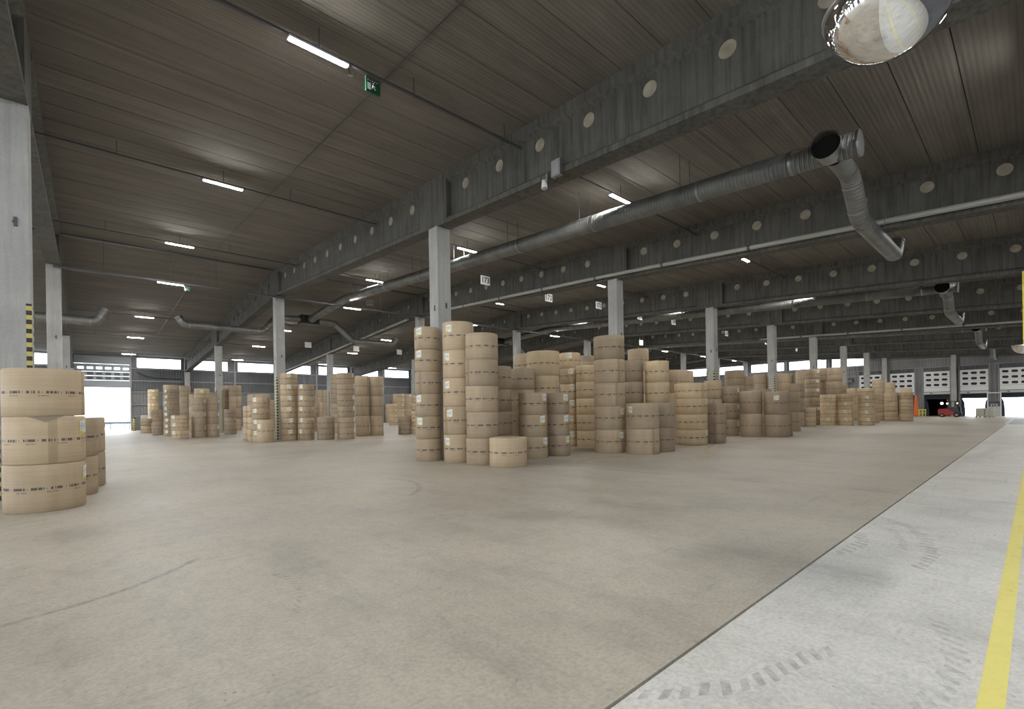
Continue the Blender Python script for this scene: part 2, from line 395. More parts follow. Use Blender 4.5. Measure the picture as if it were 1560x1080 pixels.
def window(axis, at, a0, a1, z0, z1):
    global nwin
    nwin += 1; s = MB(); t = .07
    def bx(p0, q0, p1, q1):
        if axis == 'x': s.box(p0, at-.05, q0, p1, at+.07, q1)
        else: s.box(at-.05, p0, q0, at+.07, p1, q1)
    bx(a0, z0, a1, z0+t); bx(a0, z1-t, a1, z1); bx(a0, z0+t, a0+t, z1-t); bx(a1-t, z0+t, a1, z1-t)
    w = s.build('window_%d' % nwin, M_steeld); tag(w, kind='structure')
    p = MB()
    if axis == 'x': p.box(a0+t, at, z0+t, a1-t, at+.012, z1-t)
    else: p.box(at, a0+t, z0+t, at+.012, a1-t, z1-t)
    p.build('pane', M_glass, w)
post = MB(); 
for k in range(-3, 7):
    f0 = frame(k); mid = f0 + S/2
    for (a, b_) in [(f0+.75, mid-.75), (mid+.35, f0+S-.5)]:
        if a < 4.3 and b_ > -1.02:
            continue
        window('x', WY+.1, a, b_, 7.72, 9.06)
    for (a, b_) in [(f0-.5, f0+.75), (mid-.75, mid+.35)]:
        if k == -1 and abs(a - (mid-.75)) < .01: a, b_ = 4.3, 4.9
        if a < -1.02 and b_ > -1.02 - .01: b_ = -1.02
        if b_ > a: post.box(a, WY+.02, 7.6, b_, WY+.25, 9.1)
post.build('window_pier', M_sheetd, wall_left)
window('x', WY+.1, 4.92, 9.5, 7.72, 9.06)
for k in range(0, 7):
    MB().box(frame(k)+S/2-.1, WY-.18, 0, frame(k)+S/2+.1, WY+.02, 9.1).build('wall_post', M_steel, wall_left)

# far (dock) wall
DX = DOCKX
doors = [20.62, 16.87, 13.12, 9.37, 5.62, 1.87, -1.88]
wall_back = MB().build('wall_back', M_sheetd) if False else None
s = MB()
dv = sorted(doors); lo = -5.2
open_d = [d for d in dv if d < 18.5]
prev = -5.2
for d in open_d:
    s.box(DX+.02, prev, -.4, DX+.25, d-1.3, 3.3); prev = d + 1.3
s.box(DX+.02, prev, -.4, DX+.25, 75, 3.3)
wins_d = [(17.6, 21.9), (22.55, 28.05), (28.75, 34.2), (34.9, 40.4), (41.1, 46.6), (47.3, 52.8), (53.5, 59.0)]
s.box(DX+.02, -5.2, 3.3, DX+.25, 75, 7.72)
s.box(DX+.02, -5.2, 7.72, DX+.25, 17.6, 9.15)
for i in range(len(wins_d)-1): s.box(DX+.02, wins_d[i][1], 7.72, DX+.25, wins_d[i+1][0], 9.15)
s.box(DX+.02, 59.0, 7.72, DX+.25, 75, 9.15)
s.hexa([(DX+.02,-5.2,9.15),(DX+.25,-5.2,9.15),(DX+.25,RIDGE,9.15),(DX+.02,RIDGE,9.15),(DX+.02,-5.2,roofz(-5.2)+.2),(DX+.25,-5.2,roofz(-5.2)+.2),(DX+.25,RIDGE,roofz(RIDGE)+.2),(DX+.02,RIDGE,roofz(RIDGE)+.2)])
s.hexa([(DX+.02,RIDGE,9.15),(DX+.25,RIDGE,9.15),(DX+.25,75,9.15),(DX+.02,75,9.15),(DX+.02,RIDGE,roofz(RIDGE)+.2),(DX+.25,RIDGE,roofz(RIDGE)+.2),(DX+.25,75,roofz(75)+.2),(DX+.02,75,roofz(75)+.2)])
wall_back = s.build('wall_back', M_sheetd); tag(wall_back, kind='structure')
corr('y', DX, -5.2, 17.5, 6.95, 9.15, M_sheet, wall_back)
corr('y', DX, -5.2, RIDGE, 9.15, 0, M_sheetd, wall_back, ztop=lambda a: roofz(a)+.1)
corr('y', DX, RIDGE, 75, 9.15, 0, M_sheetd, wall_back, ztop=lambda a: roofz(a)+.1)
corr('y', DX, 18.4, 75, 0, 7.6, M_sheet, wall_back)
prev = -5.2
for d in open_d:
    if d - 1.5 > prev + .3: corr('y', DX, prev+.05, d-1.45, 0, 6.8, M_sheet, wall_back)
    corr('y', DX, d-1.3, d+1.3, 6.3, 6.8, M_sheetd, wall_back)
    prev = d + 1.4
for z, y0, y1 in ((6.87, -5.2, 22), (8.05, -5.2, 17.4), (6.15, 18.2, 75), (4.75, 18.2, 75), (3.2, 18.2, 75), (1.74, 18.2, 75)):
    MB().box(DX-.16, y0, z-.06, DX-.02, y1, z+.06).build('girt', M_steel, wall_back)
MB().box(DX-.12, 17.4, 7.6, DX+.2, 59.2, 7.72).build('sill_rail', M_steel, wall_back)
for (a, b_) in wins_d: window('y', DX+.1, a, b_, 7.72, 9.12)
for y in [22.22, 28.4, 40.75, 46.95, 53.15]: MB().box(DX-.2, y-.1, 0, DX-.02, y+.1, roofz(y)).build('wall_post', M_steel, wall_back)

# sectional dock doors with leaf, windows, rails, shelters
def dock_door(i, y, kind):
    e = empty('door_%d' % i, (DX, y, 0)); tag(e, kind='structure')
    for j, (z0, z1) in enumerate([(3.42, 4.02), (4.04, 4.74), (4.76, 5.46), (5.48, 6.24)]):
        p = MB().box(-.16, -1.36, z0, -.10, 1.36, z1).build('door_section', M_white, e)
        if j > 0:
            for q in (-.84, 0, .84):
                w = MB(); pr = [(.15*math.copysign(1, c) + .15*c, .17*sn_) for c, sn_ in [(math.cos(t*PI/6), math.sin(t*PI/6)) for t in range(12)]]
                w.prism([(q+a_, z0+.32+b_) for a_, b_ in pr], lambda pp, t: (t, pp[0], pp[1]), -.175, -.15)
                w.build('door_window', M_ink, p)
    bot = MB().box(-.18, -1.38, 3.05, -.08, 1.38, 3.36).build('door_section', M_cream, e)
    MB().box(-.24, .45, 3.16, -.18, .68, 3.26).build('handle', M_ink, bot)
    MB().box(-.17, -1.38, 3.36, -.12, 1.38, 3.42).build('seal', M_black, e)
    for sd in (-1, 1):
        MB().box(-.22, sd*1.46-.06, 0, -.02, sd*1.46+.06, 6.8).build('guide_rail', M_steel, e)
        MB().box(-.05, sd*1.36-.05, 0, .0, sd*1.36+.05, 6.2).build('door_jamb', M_steeld, e)
    if i < 6:
        sh = empty('dock_shelter', (DX+.3, y, 0)); tag(sh, 'dark blue fabric dock shelter framing the %s dock opening from the right' % ORD[5-i], 'dock shelter', 'dock shelters')
        MB().box(0, -1.5, 2.4, .5, 1.5, 3.3).build('head_curtain', M_blue, sh)
        for sd in (-1, 1):
            MB().prism([(sd*1.5, -.4), (sd*1.5, 2.4), (sd*1.22, 2.4), (sd*1.02, 1.9), (sd*.95, 1.0), (sd*.95, -.4)][::sd], lambda p, t: (t, p[0], p[1]), 0, .45).build('side_curtain', M_blue, sh)
    MB().box(-.35, -1.0, -.0, .6, 1.0, .015).build('dock_plate', M_steel, e)
for i, y in enumerate([16.87, 13.12, 9.37, 5.62, 1.87, -1.88]): dock_door(i + 1, y, 0)
# trailer parked at the third dock (dark inside)
tr = empty('trailer', (DX+1.0, 9.37, 0)); tag(tr, 'dark box trailer backed up to the dock behind the forklift', 'trailer')
MB().box(0, -1.3, -.1, 12, 1.3, 0.0).build('trailer_floor', M_steeld, tr)
MB().box(0, -1.35, 0, 12, -1.3, 2.7).box(0, 1.3, 0, 12, 1.35, 2.7).box(12, -1.35, 0, 12.05, 1.35, 2.7).build('trailer_side', M_steeld, tr)
MB().box(0, -1.35, 2.7, 12.05, 1.35, 2.75).build('trailer_roof', M_steeld, tr)
for yy in (12.9+.22, 16.87):
    t2 = empty('trailer', (DX+1.0, yy, 0)); tag(t2, 'dark box trailer backed up to the %s hidden dock' % ('nearer' if yy < 14 else 'farther'), 'trailer')
    MB().box(0, -1.3, -.1, 9, 1.3, 0.0).build('trailer_floor', M_steeld, t2)
    MB().box(0, -1.35, 0, 9, -1.3, 2.7).box(0, 1.3, 0, 9, 1.35, 2.7).box(9, -1.35, 0, 9.05, 1.35, 2.7).build('trailer_side', M_steeld, t2)
    MB().box(0, -1.35, 2.7, 9.05, 1.35, 2.75).build('trailer_roof', M_steeld, t2)
# number plate between docks
cp = empty('dock_control_panel', (DX-.2, 3.75, 0)); tag(cp, 'grey control panel with small plate of white letters between two open docks', 'control panel')
MB().box(-.05, -.55, .0, .05, .55, 1.25).build('lower_panel', M_cream, cp)
MB().box(-.05, -.55, 3.0, .05, .55, 3.12).build('top_rail', M_white, cp)
MB().box(-.04, -.5, 1.3, .02, .5, 1.95).build('plate', M_steeld, cp)
for sd in (-.6, .6): MB().box(-.07, sd-.06, 0, .03, sd+.06, 3.1).build('frame_post', M_white, cp)

# side door on the left wall
e = empty('door_7', (1.66, WY, 0)); tag(e, kind='structure')
W2 = 2.55
secs = [(5.25, 6.1), (6.12, 6.62), (6.64, 7.12), (7.14, 8.05), (8.07, 8.98)]
for j, (z0, z1) in enumerate(secs):
    s = MB()
    if j == 3:       # glazed row: real openings
        s.box(-W2, -.1, z0, W2, -.04, z0+.3).box(-W2, -.1, z0+.55, W2, -.04, z1)
        xs = [-W2] + [x for c in range(6) for x in (-W2+.35+c*.82, -W2+.35+c*.82+.55)] + [W2]
        for q in range(0, len(xs), 2): s.box(xs[q], -.1, z0+.3, xs[q+1], -.04, z0+.55)
        p = s.build('door_section', M_leaf, e)
        for c in range(6): MB().box(-W2+.35+c*.82, -.08, z0+.3, -W2+.9+c*.82, -.07, z0+.55).build('door_window', M_glass, p)
    else:
        p = s.box(-W2, -.1, z0, W2, -.04, z1).build('door_section', M_leaf, e)
        if j in (1, 2):
            for c in range(6): MB().prism([(-W2+.35+c*.82+a_, z0+.25+b_) for a_, b_ in [(0,-.08),(.06,-.14),(.49,-.14),(.55,-.08),(.55,.08),(.49,.14),(.06,.14),(0,.08)]], lambda pp, t: (pp[0], t, pp[1]), -.12, -.09).build('door_window', M_steeld, p)
for sd in (-1, 1): MB().box(sd*(W2+.08)-.08, -.22, 0, sd*(W2+.08)+.08, .1, 9.1).build('guide_rail', M_steel, e)
MB().box(-W2-.1, -.3, 9.0, W2+.1, -.12, 9.12).build('spring_bar', M_steeld, e)
# right and rear walls (outside the frame, close the hall)
# right wall: steel sheet with an unseen glazed band added to bring in daylight
rb = [(-22.5, -18.5), (-17.5, -13.5), (-12.0, -8.0), (-7.0, -3.0), (-.5, 3.5), (5.0, 9.0)]
s = MB(); prev = -24
for (a, b_) in rb + [(88.4, 88.4)]:
    s.box(prev, -5.4, 4.6, a, -5.2, 7.3); prev = b_
s.box(-24, -5.4, 0, 88.4, -5.2, 4.6).box(-24, -5.4, 7.3, 88.4, -5.2, 9.3)
wall_right = s.build('wall_right', M_sheetd); tag(wall_right, kind='structure')
corr('x', -5.15, -24, 88.3, 0, 4.55, M_sheetd, wall_right, sgn=1); corr('x', -5.15, 9.2, 88.3, 4.55, 9.2, M_sheetd, wall_right, sgn=1)
for (a, b_) in rb: window('x', -5.3, a, b_, 4.6, 7.3)
# rear wall: unseen row of doorways and glazing, added to light the roll fronts
fd = [1.5, 10.5, 19.5, 28.5, 37.5, 46.5, 55.5, 64.5]
s = MB(); prev = -5.4
for c in fd: s.box(-24.2, prev, 0, -24, c - 2.6, 7.0); prev = c + 2.6
s.box(-24.2, prev, 0, -24, 75, 7.0).box(-24.2, -5.4, 7.0, -24, 75, 11.8)
for c in fd: s.box(-24.2, c - 2.6, 4.6, -24, c + 2.6, 5.0)
wall_front = s.build('wall_front', M_sheetd); tag(wall_front, kind='structure')
for c in fd: window('y', -24.1, c - 2.6, c + 2.6, 5.0, 7.0)
rear_yard = MB().box(-120, -90, -.42, -24.2, 130, -.02).build('ground', M_ground); tag(rear_yard, 'pale yard level with the added doorways behind the camera', kind='structure')
STACKS=[
 ('the wide stack at the left edge of the photo', -0.56, 12.88, 0.58, 2.67, 3, 2, 'E', 'left edge'),
 ('the low stack just behind the left edge stack', -0.22, 14.6, 0.442, 1.74, 2, 1, '', 'left edge'),
 ('the low stack farthest behind the left edge stack', -0.15, 16.2, 0.552, 1.74, 2, 1, '', 'left edge'),
 ('the pale tall stack nearest the open door', 6.32, 72.81, 0.552, 4.99, 6, 3, 'C', 'far left cluster'),
 ('the small pair standing nearest the open door', 4.73, 61.36, 0.492, 1.52, 2, 1, '', 'far left cluster'),
 ('the low stack before the pale tall stack', 6.3, 69.96, 0.592, 2.47, 3, 0, '', 'far left cluster'),
 ('the short pair in front, just right of door corner', 4.93, 53.7, 0.428, 1.17, 2, 0, '', 'far left cluster'),
 ('the eight roll tower of many labels near door', 5.67, 50.7, 0.582, 4.03, 8, 0, 'L', 'far left cluster'),
 ('the tower hidden behind the eight roll tower', 6.66, 60.04, 0.612, 4.91, 4, 1, '', 'far left cluster'),
 ('the tall tower right behind the eight roll tower', 8.88, 67.82, 0.592, 5.28, 4, 0, '', 'far left cluster'),
 ('the low three roll stack fronting the far left cluster', 5.42, 44.02, 0.554, 1.77, 3, 2, 'L', 'far left cluster'),
 ('the low stack by the far wall under windows', 9.4, 72.4, 0.572, 2.45, 2, 1, '', 'far left cluster'),
 ('the left one of two twin front towers', 6.67, 44.3, 0.471, 3.13, 3, 0, 'E', 'far left cluster'),
 ('the right one of two twin front towers', 7.67, 44.53, 0.452, 3.14, 3, 0, 'E', 'far left cluster'),
 ('the stack behind the left twin tower', 8.59, 58.12, 0.612, 3.92, 3, 1, 'C', 'far left cluster'),
 ('the stack behind the right twin tower', 9.92, 58.53, 0.592, 3.93, 3, 1, 'E', 'far left cluster'),
 ('the darker tower rising behind the twin towers', 8.24, 52.6, 0.612, 4.24, 4, 3, 'C', 'far left cluster'),
 ('the tower behind the red signed column', 11.6, 61.49, 0.592, 5.06, 4, 0, '', 'far left cluster'),
 ('the tower just right of the red signed column', 12.64, 60.48, 0.592, 5.03, 4, 1, '', 'far left cluster'),
 ('the low stack before the tower right of red sign', 9.73, 48.62, 0.479, 2.25, 3, 0, '', 'far left cluster'),
 ('the slim stack leftmost beside the striped column', 8.42, 36.56, 0.309, 2.34, 3, 2, 'C', 'striped column cluster'),
 ('the slim stack second left beside the striped column', 8.22, 34.66, 0.284, 2.35, 3, 2, '', 'striped column cluster'),
 ('the four roll stack left of the striped column', 8.51, 33.76, 0.5, 2.83, 4, 1, 'L', 'striped column cluster'),
 ('at the foot of the striped column', 8.44, 32.48, 0.493, 1.4, 1, 2, 'L', 'striped column cluster'),
 ('the wide dark stack behind the striped column stacks', 9.61, 38.59, 0.742, 3.22, 3, 0, '', 'striped column cluster'),
 ('the half hidden stack left behind the striped column', 14.78, 55.75, 0.592, 3.27, 3, 1, '', 'striped column cluster'),
 ('the tower touching the striped column on its right', 10.13, 33.37, 0.52, 4.43, 6, 2, 'C', 'mid left cluster'),
 ('the labelled tower second right of the striped column', 10.99, 32.66, 0.488, 3.68, 5, 1, 'L', 'mid left cluster'),
 ('the distant left pillar behind the low pair', 23.9, 65.95, 0.492, 4.93, 3, 1, '', 'mid left cluster'),
 ('the distant right pillar behind the low pair', 21.41, 56.31, 0.492, 4.48, 3, 1, '', 'mid left cluster'),
 ('the low pair in front between two labelled towers', 11.92, 31.73, 0.539, 1.5, 2, 0, '', 'mid left cluster'),
 ('the half hidden stack behind the low pair', 16.75, 47.53, 0.497, 2.68, 3, 1, '', 'mid left cluster'),
 ('the tower tucked behind the widest six roll tower', 16.73, 41.48, 0.612, 5.19, 6, 1, '', 'mid left cluster'),
 ('the wide six roll tower with labels at right edge', 13.09, 31.22, 0.545, 4.42, 6, 1, 'E', 'mid left cluster'),
 ('the left one of two plain tall pillars', 15.55, 34.05, 0.51, 4.5, 3, 1, '', 'mid left cluster'),
 ('the right one of two plain tall pillars', 16.55, 33.75, 0.492, 4.48, 3, 1, '', 'mid left cluster'),
 ('the leftmost pale stack deep in the gap', 37.9, 73.0, 0.472, 3.12, 2, 2, '', 'gap cluster'),
 ('the pale short stack deep in the gap', 31.23, 58.81, 0.517, 2.84, 4, 3, 'R', 'gap cluster'),
 ('the pale tall stack deep in the gap', 33.89, 61.67, 0.592, 4.37, 6, 3, 'R', 'gap cluster'),
 ('the brown tall stack deep in the gap', 37.49, 65.75, 0.542, 4.56, 4, 1, 'R', 'gap cluster'),
 ('the stack peeking out left of the front group', 19.69, 33.08, 0.479, 3.07, 5, 2, 'C', 'gap cluster'),
 ('the dark low pair left of the front group', 18.83, 33.59, 0.499, 1.41, 2, 0, '', 'gap cluster'),
 ('the farthest stack deep in the gap by wall', 39.0, 72.5, 0.472, 4.8, 3, 1, '', 'gap cluster'),
 ('the leftmost tower of the front group', 9.24, 14.76, 0.454, 4.76, 6, 1, 'L', 'front group'),
 ('the tower hidden behind the leftmost front tower', 10.23, 15.97, 0.478, 5.03, 6, 1, 'R', 'front group'),
 ('the tallest front tower with five left labels', 9.7, 13.51, 0.541, 4.8, 5, 2, 'L', 'front group'),
 ('the plain tower right of the tallest front tower', 9.87, 12.42, 0.544, 4.29, 5, 1, '', 'front group'),
 ('alone on the floor before the front towers', 9.97, 11.26, 0.591, 0.9, 1, 2, '', 'front group'),
 ('the tower behind the lone short roll', 11.75, 13.88, 0.57, 3.42, 4, 1, '', 'front group'),
 ('the tower behind the three roll front stack', 13.62, 14.43, 0.514, 3.47, 4, 1, '', 'front group'),
 ('the far tower left of the broad tower', 15.61, 16.26, 0.547, 4.39, 4, 2, '', 'front group'),
 ('the broad tower in the middle of the group', 14.97, 14.51, 0.717, 4.28, 4, 3, '', 'front group'),
 ('the three roll front stack right of lone roll', 12.27, 12.44, 0.523, 2.38, 3, 1, 'R', 'front group'),
 ('the dark three roll stack with centred labels', 13.48, 12.32, 0.438, 2.38, 3, 0, 'R', 'front group'),
 ('the pale labelled tower right of the broad tower', 17.41, 15.07, 0.496, 4.45, 6, 3, 'C', 'front group'),
 ('the bright ringed tower left of the huge tower', 17.38, 14.07, 0.472, 3.77, 5, 3, 'E', 'front group'),
 ('the huge front tower below the second near column', 15.8, 11.59, 0.612, 4.65, 5, 1, 'R1', 'front group'),
 ('the low front pair right of the huge tower', 16.13, 10.3, 0.615, 1.95, 2, 1, 'L', 'front group'),
 ('the low back pair right of the huge tower', 17.44, 10.27, 0.528, 1.95, 2, 0, '', 'front group'),
 ('the grey tower just right of the huge tower', 19.12, 12.71, 0.484, 3.98, 4, 0, '', 'front group'),
 ('the highest tower right behind the huge tower', 23.28, 15.07, 0.574, 5.07, 4, 2, '', 'front group'),
 ('the bright tower right of the grey tower', 19.48, 11.65, 0.528, 3.88, 4, 3, '', 'front group'),
 ('the far labelled stack before the third near column', 25.34, 14.13, 0.612, 3.91, 3, 2, 'L', 'front group'),
 ('the far plain stack before the third near column', 27.96, 14.88, 0.592, 4.03, 3, 2, '', 'front group'),
 ('the broad yellowish stack with labels at right edge', 21.38, 11.02, 0.728, 2.89, 4, 3, 'E', 'front group'),
 ('the grey low pair right of the yellowish stack', 22.86, 10.51, 0.47, 1.93, 2, 0, '', 'front group'),
 ('the tower peeking over the bright ringed tower', 20.75, 16.85, 0.588, 4.37, 4, 1, '', 'front group'),
 ('the far tower just left of the huge tower', 24.7, 20.0, 0.529, 5.26, 4, 0, '', 'front group'),
 ('the stack behind the grey low pair', 28.14, 13.06, 0.479, 3.35, 3, 1, '', 'right middle group'),
 ('the dark three roll stack with edge labels', 29.13, 12.6, 0.588, 3.0, 3, 0, 'E', 'right middle group'),
 ('the tall broad stack behind the dark three rolls', 34.08, 14.27, 0.641, 4.3, 4, 1, '', 'right middle group'),
 ('the pale stack right behind the tall broad one', 37.18, 14.69, 0.525, 4.02, 3, 2, '', 'right middle group'),
 ('the left one of two big pairs', 28.89, 11.19, 0.582, 2.66, 2, 0, '', 'right middle group'),
 ('the pair hidden behind the two big pairs', 33.22, 12.29, 0.685, 2.88, 2, 1, '', 'right middle group'),
 ('the right one of two big pairs, label on top', 29.33, 9.98, 0.62, 2.58, 2, 0, 'C1', 'right middle group'),
 ('behind the right one of two big pairs', 30.42, 9.9, 0.4, 1.34, 1, 1, '', 'right middle group'),
 ('the pair receding right of the two big pairs', 36.6, 11.52, 0.58, 2.71, 2, 1, '', 'right middle group'),
 ('the low pale pair beyond the big pairs', 45.52, 12.98, 0.525, 1.57, 2, 2, '', 'right middle group'),
 ('the dark far stack left of the fourth column', 43.59, 16.07, 0.547, 4.52, 3, 0, '', 'right middle group'),
 ('the far stack right behind the fourth column', 45.47, 15.48, 0.525, 4.63, 3, 2, '', 'right middle group'),
 ('the second far stack right of the fourth column', 50.56, 16.59, 0.492, 4.91, 3, 2, '', 'right middle group'),
 ('the third far stack right of the fourth column', 54.62, 17.39, 0.495, 5.1, 3, 2, '', 'right middle group'),
 ('the far stack left of the labelled six roll tower', 54.0, 15.93, 0.53, 5.3, 3, 1, '', 'right far group'),
 ('the labelled six roll tower left of striped trio', 49.41, 13.74, 0.587, 4.99, 6, 1, 'R', 'right far group'),
 ('the dark stack left of the six roll tower', 44.59, 13.57, 0.55, 3.62, 3, 0, '', 'right far group'),
 ('the tower behind the six roll tower', 53.48, 14.18, 0.503, 5.34, 4, 1, '', 'right far group'),
 ('the tall plain tower above the striped trio', 52.09, 12.67, 0.6, 5.28, 4, 1, '', 'right far group'),
 ('the lower stack behind the middle of the trio', 56.0, 13.16, 0.544, 3.76, 3, 2, '', 'right far group'),
 ('the far low stack behind the trio gap', 63.1, 14.04, 0.527, 3.58, 2, 2, '', 'right far group'),
 ('the far low stack behind the third trio stack', 65.94, 14.09, 0.559, 3.68, 2, 2, '', 'right far group'),
 ('the left stack of the yellow labelled trio', 48.52, 12.34, 0.568, 2.69, 4, 3, 'C', 'right far group'),
 ('the middle stack of the yellow labelled trio', 49.01, 11.19, 0.598, 2.7, 4, 3, 'C', 'right far group'),
 ('the right stack of the yellow labelled trio', 49.54, 9.77, 0.564, 3.17, 5, 3, 'C', 'right far group'),
 ('the plain stack tucked behind the labelled trio', 56.75, 10.69, 0.524, 2.77, 3, 2, '', 'right far group'),
 ('the tall stack left of the two end stacks', 65.02, 11.69, 0.564, 4.45, 5, 2, '', 'right far group'),
 ('the left one of the two end stacks', 63.97, 10.45, 0.575, 3.01, 3, 2, '', 'right far group'),
 ('the right end stack nearest the dock doors', 64.26, 9.26, 0.59, 2.99, 4, 2, '', 'right far group'),
 ('the far stack above the left end stack', 75.86, 12.45, 0.496, 4.52, 3, 2, '', 'right far group'),
 ('the far stack above the right end stack', 74.39, 10.73, 0.608, 3.61, 3, 3, '', 'right far group'),
]
# ------------------------------------------------------------------ columns
CW = .29
FRN = {-1:'nearest', 0:'second', 1:'third', 2:'fourth', 3:'fifth', 4:'sixth', 5:'seventh', 6:'eighth', 7:'last'}
RWN = {1:'main column row beside the front rolls', 2:'ridge column row behind the rolls', 3:'far column row near the window wall', 4:'column row against the window wall', 0:'column row along the right wall'}
hz = MB()
tp = .085; t_ = .004
for (sx_, sy_) in ((-1,-1),): hz.box(-CW-t_, -CW-t_, 0, -CW+tp, -CW, 4.25); hz.box(-CW-t_, -CW, 0, -CW, -CW+tp, 4.25)
hz_me = hz.mesh('hazard_tape', M_haz)
sock = MB().tube([(-CW-.006,-.06,0),(-CW+.01,-.06,0)], .045, 10).box(-CW-.02,-.10,-.10,-CW,-.04,.10).mesh('anchor_plate', M_steeld)
for k in range(-1, 8):
    for r in range(0, 5):
        if r == 0 and k < 2: pass
        if r == 0 and k not in (6, 7): continue
        x, y = frame(k), ROWS[r]
        if k == 7: x -= .05
        if r == 4: y -= .35
        h = H(ROWS[r]) - (.0 if r != 4 else .0)
        c = MB().prism([(-CW+.015,-CW),(CW-.015,-CW),(CW,-CW+.015),(CW,CW-.015),(CW-.015,CW),(-CW+.015,CW),(-CW,CW-.015),(-CW,-CW+.015)], lambda p, t: (p[0], p[1], t), 0, h).build('concrete_column', M_col, None, (x, y, 0))
        tag(c, 'square grey concrete column, %s from the camera in the %s' % (FRN[k], RWN[r]), 'column', 'concrete columns')
        if r in (1, 2, 3) and k < 7:
            for q in range(0 if (k, r) == (0, 1) else 4): inst(hz_me, 'hazard_tape', c, (0, 0, 0), (0, 0, q * PI / 2))
            inst(sock, 'anchor_plate', c, (0, 0, 5.6 if k >= 0 else 6.0), (0, 0, 0)); inst(sock, 'anchor_plate', c, (0, 0, 5.7 if k >= 0 else 6.0), (0, 0, PI / 2))
for yy, nm in ((7.56, 'two right-hand'), (-.0, 'rightmost')):
    c = MB().box(-.25, -.25, 0, .25, .25, H(yy) + .2).build('concrete_column', M_col, None, (DOCKX - .45, yy, 0)); tag(c, 'slim concrete wall column between the %s dock doors' % nm, 'column', 'concrete columns')

# ------------------------------------------------------------------ roof beams with plugged holes
def beam_mesh(L, slope, nh):
    """runs along +y from 0 to L, underside z=0 at y=0, local slope; web with circular holes, solid end blocks"""
    s = MB(); F = lambda y, z, x: (x, y, z + slope * y)
    def pr(y0, y1, prof): s.prism(prof, lambda p, y: F(y, p[1], p[0]), y0, y1)
    W = .28; T = BEAM
    endb = .9
    for (a, b_) in ((.0+.01, endb), (L-endb, L-.01)): pr(a, b_, [(-W,0),(W,0),(W,T),(-W,T)])
    y0, y1 = endb, L - endb
    pr(y0, y1, [(-W,0),(W,0),(W,.15),(.09,.30),(-.09,.30),(-W,.15)])
    pr(y0, y1, [(-.09,T-.36),(.09,T-.36),(W+.02,T-.22),(W+.02,T),(-W-.02,T),(-W-.02,T-.22)])
    # web with holes
    zl, zh = .30, T - .36; zc = 1.19; r = .19; hs = .235
    span = (y1 - y0); pitch = span / nh; w = .09
    pr(y0, y1, [(-w,zl),(w,zl),(w,zc-hs),(-w,zc-hs)])
    if zh > zc + hs: pr(y0, y1, [(-w,zc+hs),(w,zc+hs),(w,zh),(-w,zh)])
    cs = [y0 + pitch * (i + .5) for i in range(nh)]
    e = [y0] + [x for c in cs for x in (c - hs, c + hs)] + [y1]
    for i in range(0, len(e), 2): pr(e[i], e[i+1], [(-w,zc-hs),(w,zc-hs),(w,zc+hs),(-w,zc+hs)])
    N = 16
    for c in cs:
        b = len(s.v)
        for x in (-w, w):
            for j in range(N):
                an = 2*PI*j/N; s.v.append(F(c + r*math.cos(an), zc + r*math.sin(an), x))
            for j in range(N):
                an = 2*PI*j/N; q = max(abs(math.cos(an)), abs(math.sin(an))); s.v.append(F(c + hs*math.cos(an)/q, zc + hs*math.sin(an)/q, x))
        for j in range(N):
            k = (j + 1) % N
            s.f.append((b+j, b+k, b+N+k, b+N+j)); s.m.append(0)
            s.f.append((b+2*N+j, b+3*N+j, b+3*N+k, b+2*N+k)); s.m.append(0)
            s.f.append((b+j, b+2*N+j, b+2*N+k, b+k)); s.m.append(0)
    return s.mesh('roof_beam', M_beam), [(c, zc + slope * c) for c in cs]
plug_me = MB().tube([(-.05,0,0),(.05,0,0)], .188, 16).mesh('hole_plug', M_plug)
bm_up = beam_mesh(ROWS[1]-ROWS[0], SL, 10); bm_dn = beam_mesh(ROWS[1]-ROWS[0], -SL, 10)
SPN = ['between the right wall and the main column row', 'between the main and ridge column rows', 'between the ridge and far column rows', 'between the far column row and window wall']
for k in range(-1, 8):
    for r in range(4):
        me, hs_ = bm_up if r < 2 else bm_dn
        x = frame(k) - (.05 if k == 7 else 0)
        b = D.objects.new('roof_beam', me); C.objects.link(b); b.location = (x, ROWS[r], H(ROWS[r]))
        if r == 3: b.scale = (1, (ROWS[4]-.05-ROWS[3])/(ROWS[1]-ROWS[0]), 1)
        tag(b, 'dark concrete beam of the %s roof frame %s' % (FRN[k], SPN[r]), 'beam', 'concrete roof beams')
        if k < 5:
            for (yy, zz) in hs_:
                if k > 2 and r > 1: continue
                inst(plug_me, 'hole_plug', b, (-.03 if r < 2 else .05, yy, zz))

# ------------------------------------------------------------------ light trunking and strip lights
LROWS = [-.2, 10.4, 19.95, 30.6, 34.4, 50.7, 60.1, 70.4]
tl = S - .1
trunk = MB().box(.05, -.035, 0, tl, .035, .05).mesh('light_trunking', M_steeld)
tray = MB().box(0, -.10, 0, S, .10, .015).box(0, -.10, .015, S, -.085, .09).box(0, .085, .015, S, .10, .09).mesh('light_trunking', M_steeld)
rg = MB().box(-24, RIDGE-.10, roofz(RIDGE)-.10, 88, RIDGE+.10, roofz(RIDGE)).build('trim_1', M_steeld); tag(rg, kind='structure')
hous = MB().box(-.64, -.07, 0, .64, .07, .05).mesh('ceiling_light', M_cream)
diff = MB().prism([(-.065,0),(-.065,-.008),(-.045,-.022),(.045,-.022),(.065,-.008),(.065,0)], lambda p, t: (t, p[0], p[1]), -.61, .61).mesh('diffuser', M_led)
rods = {}
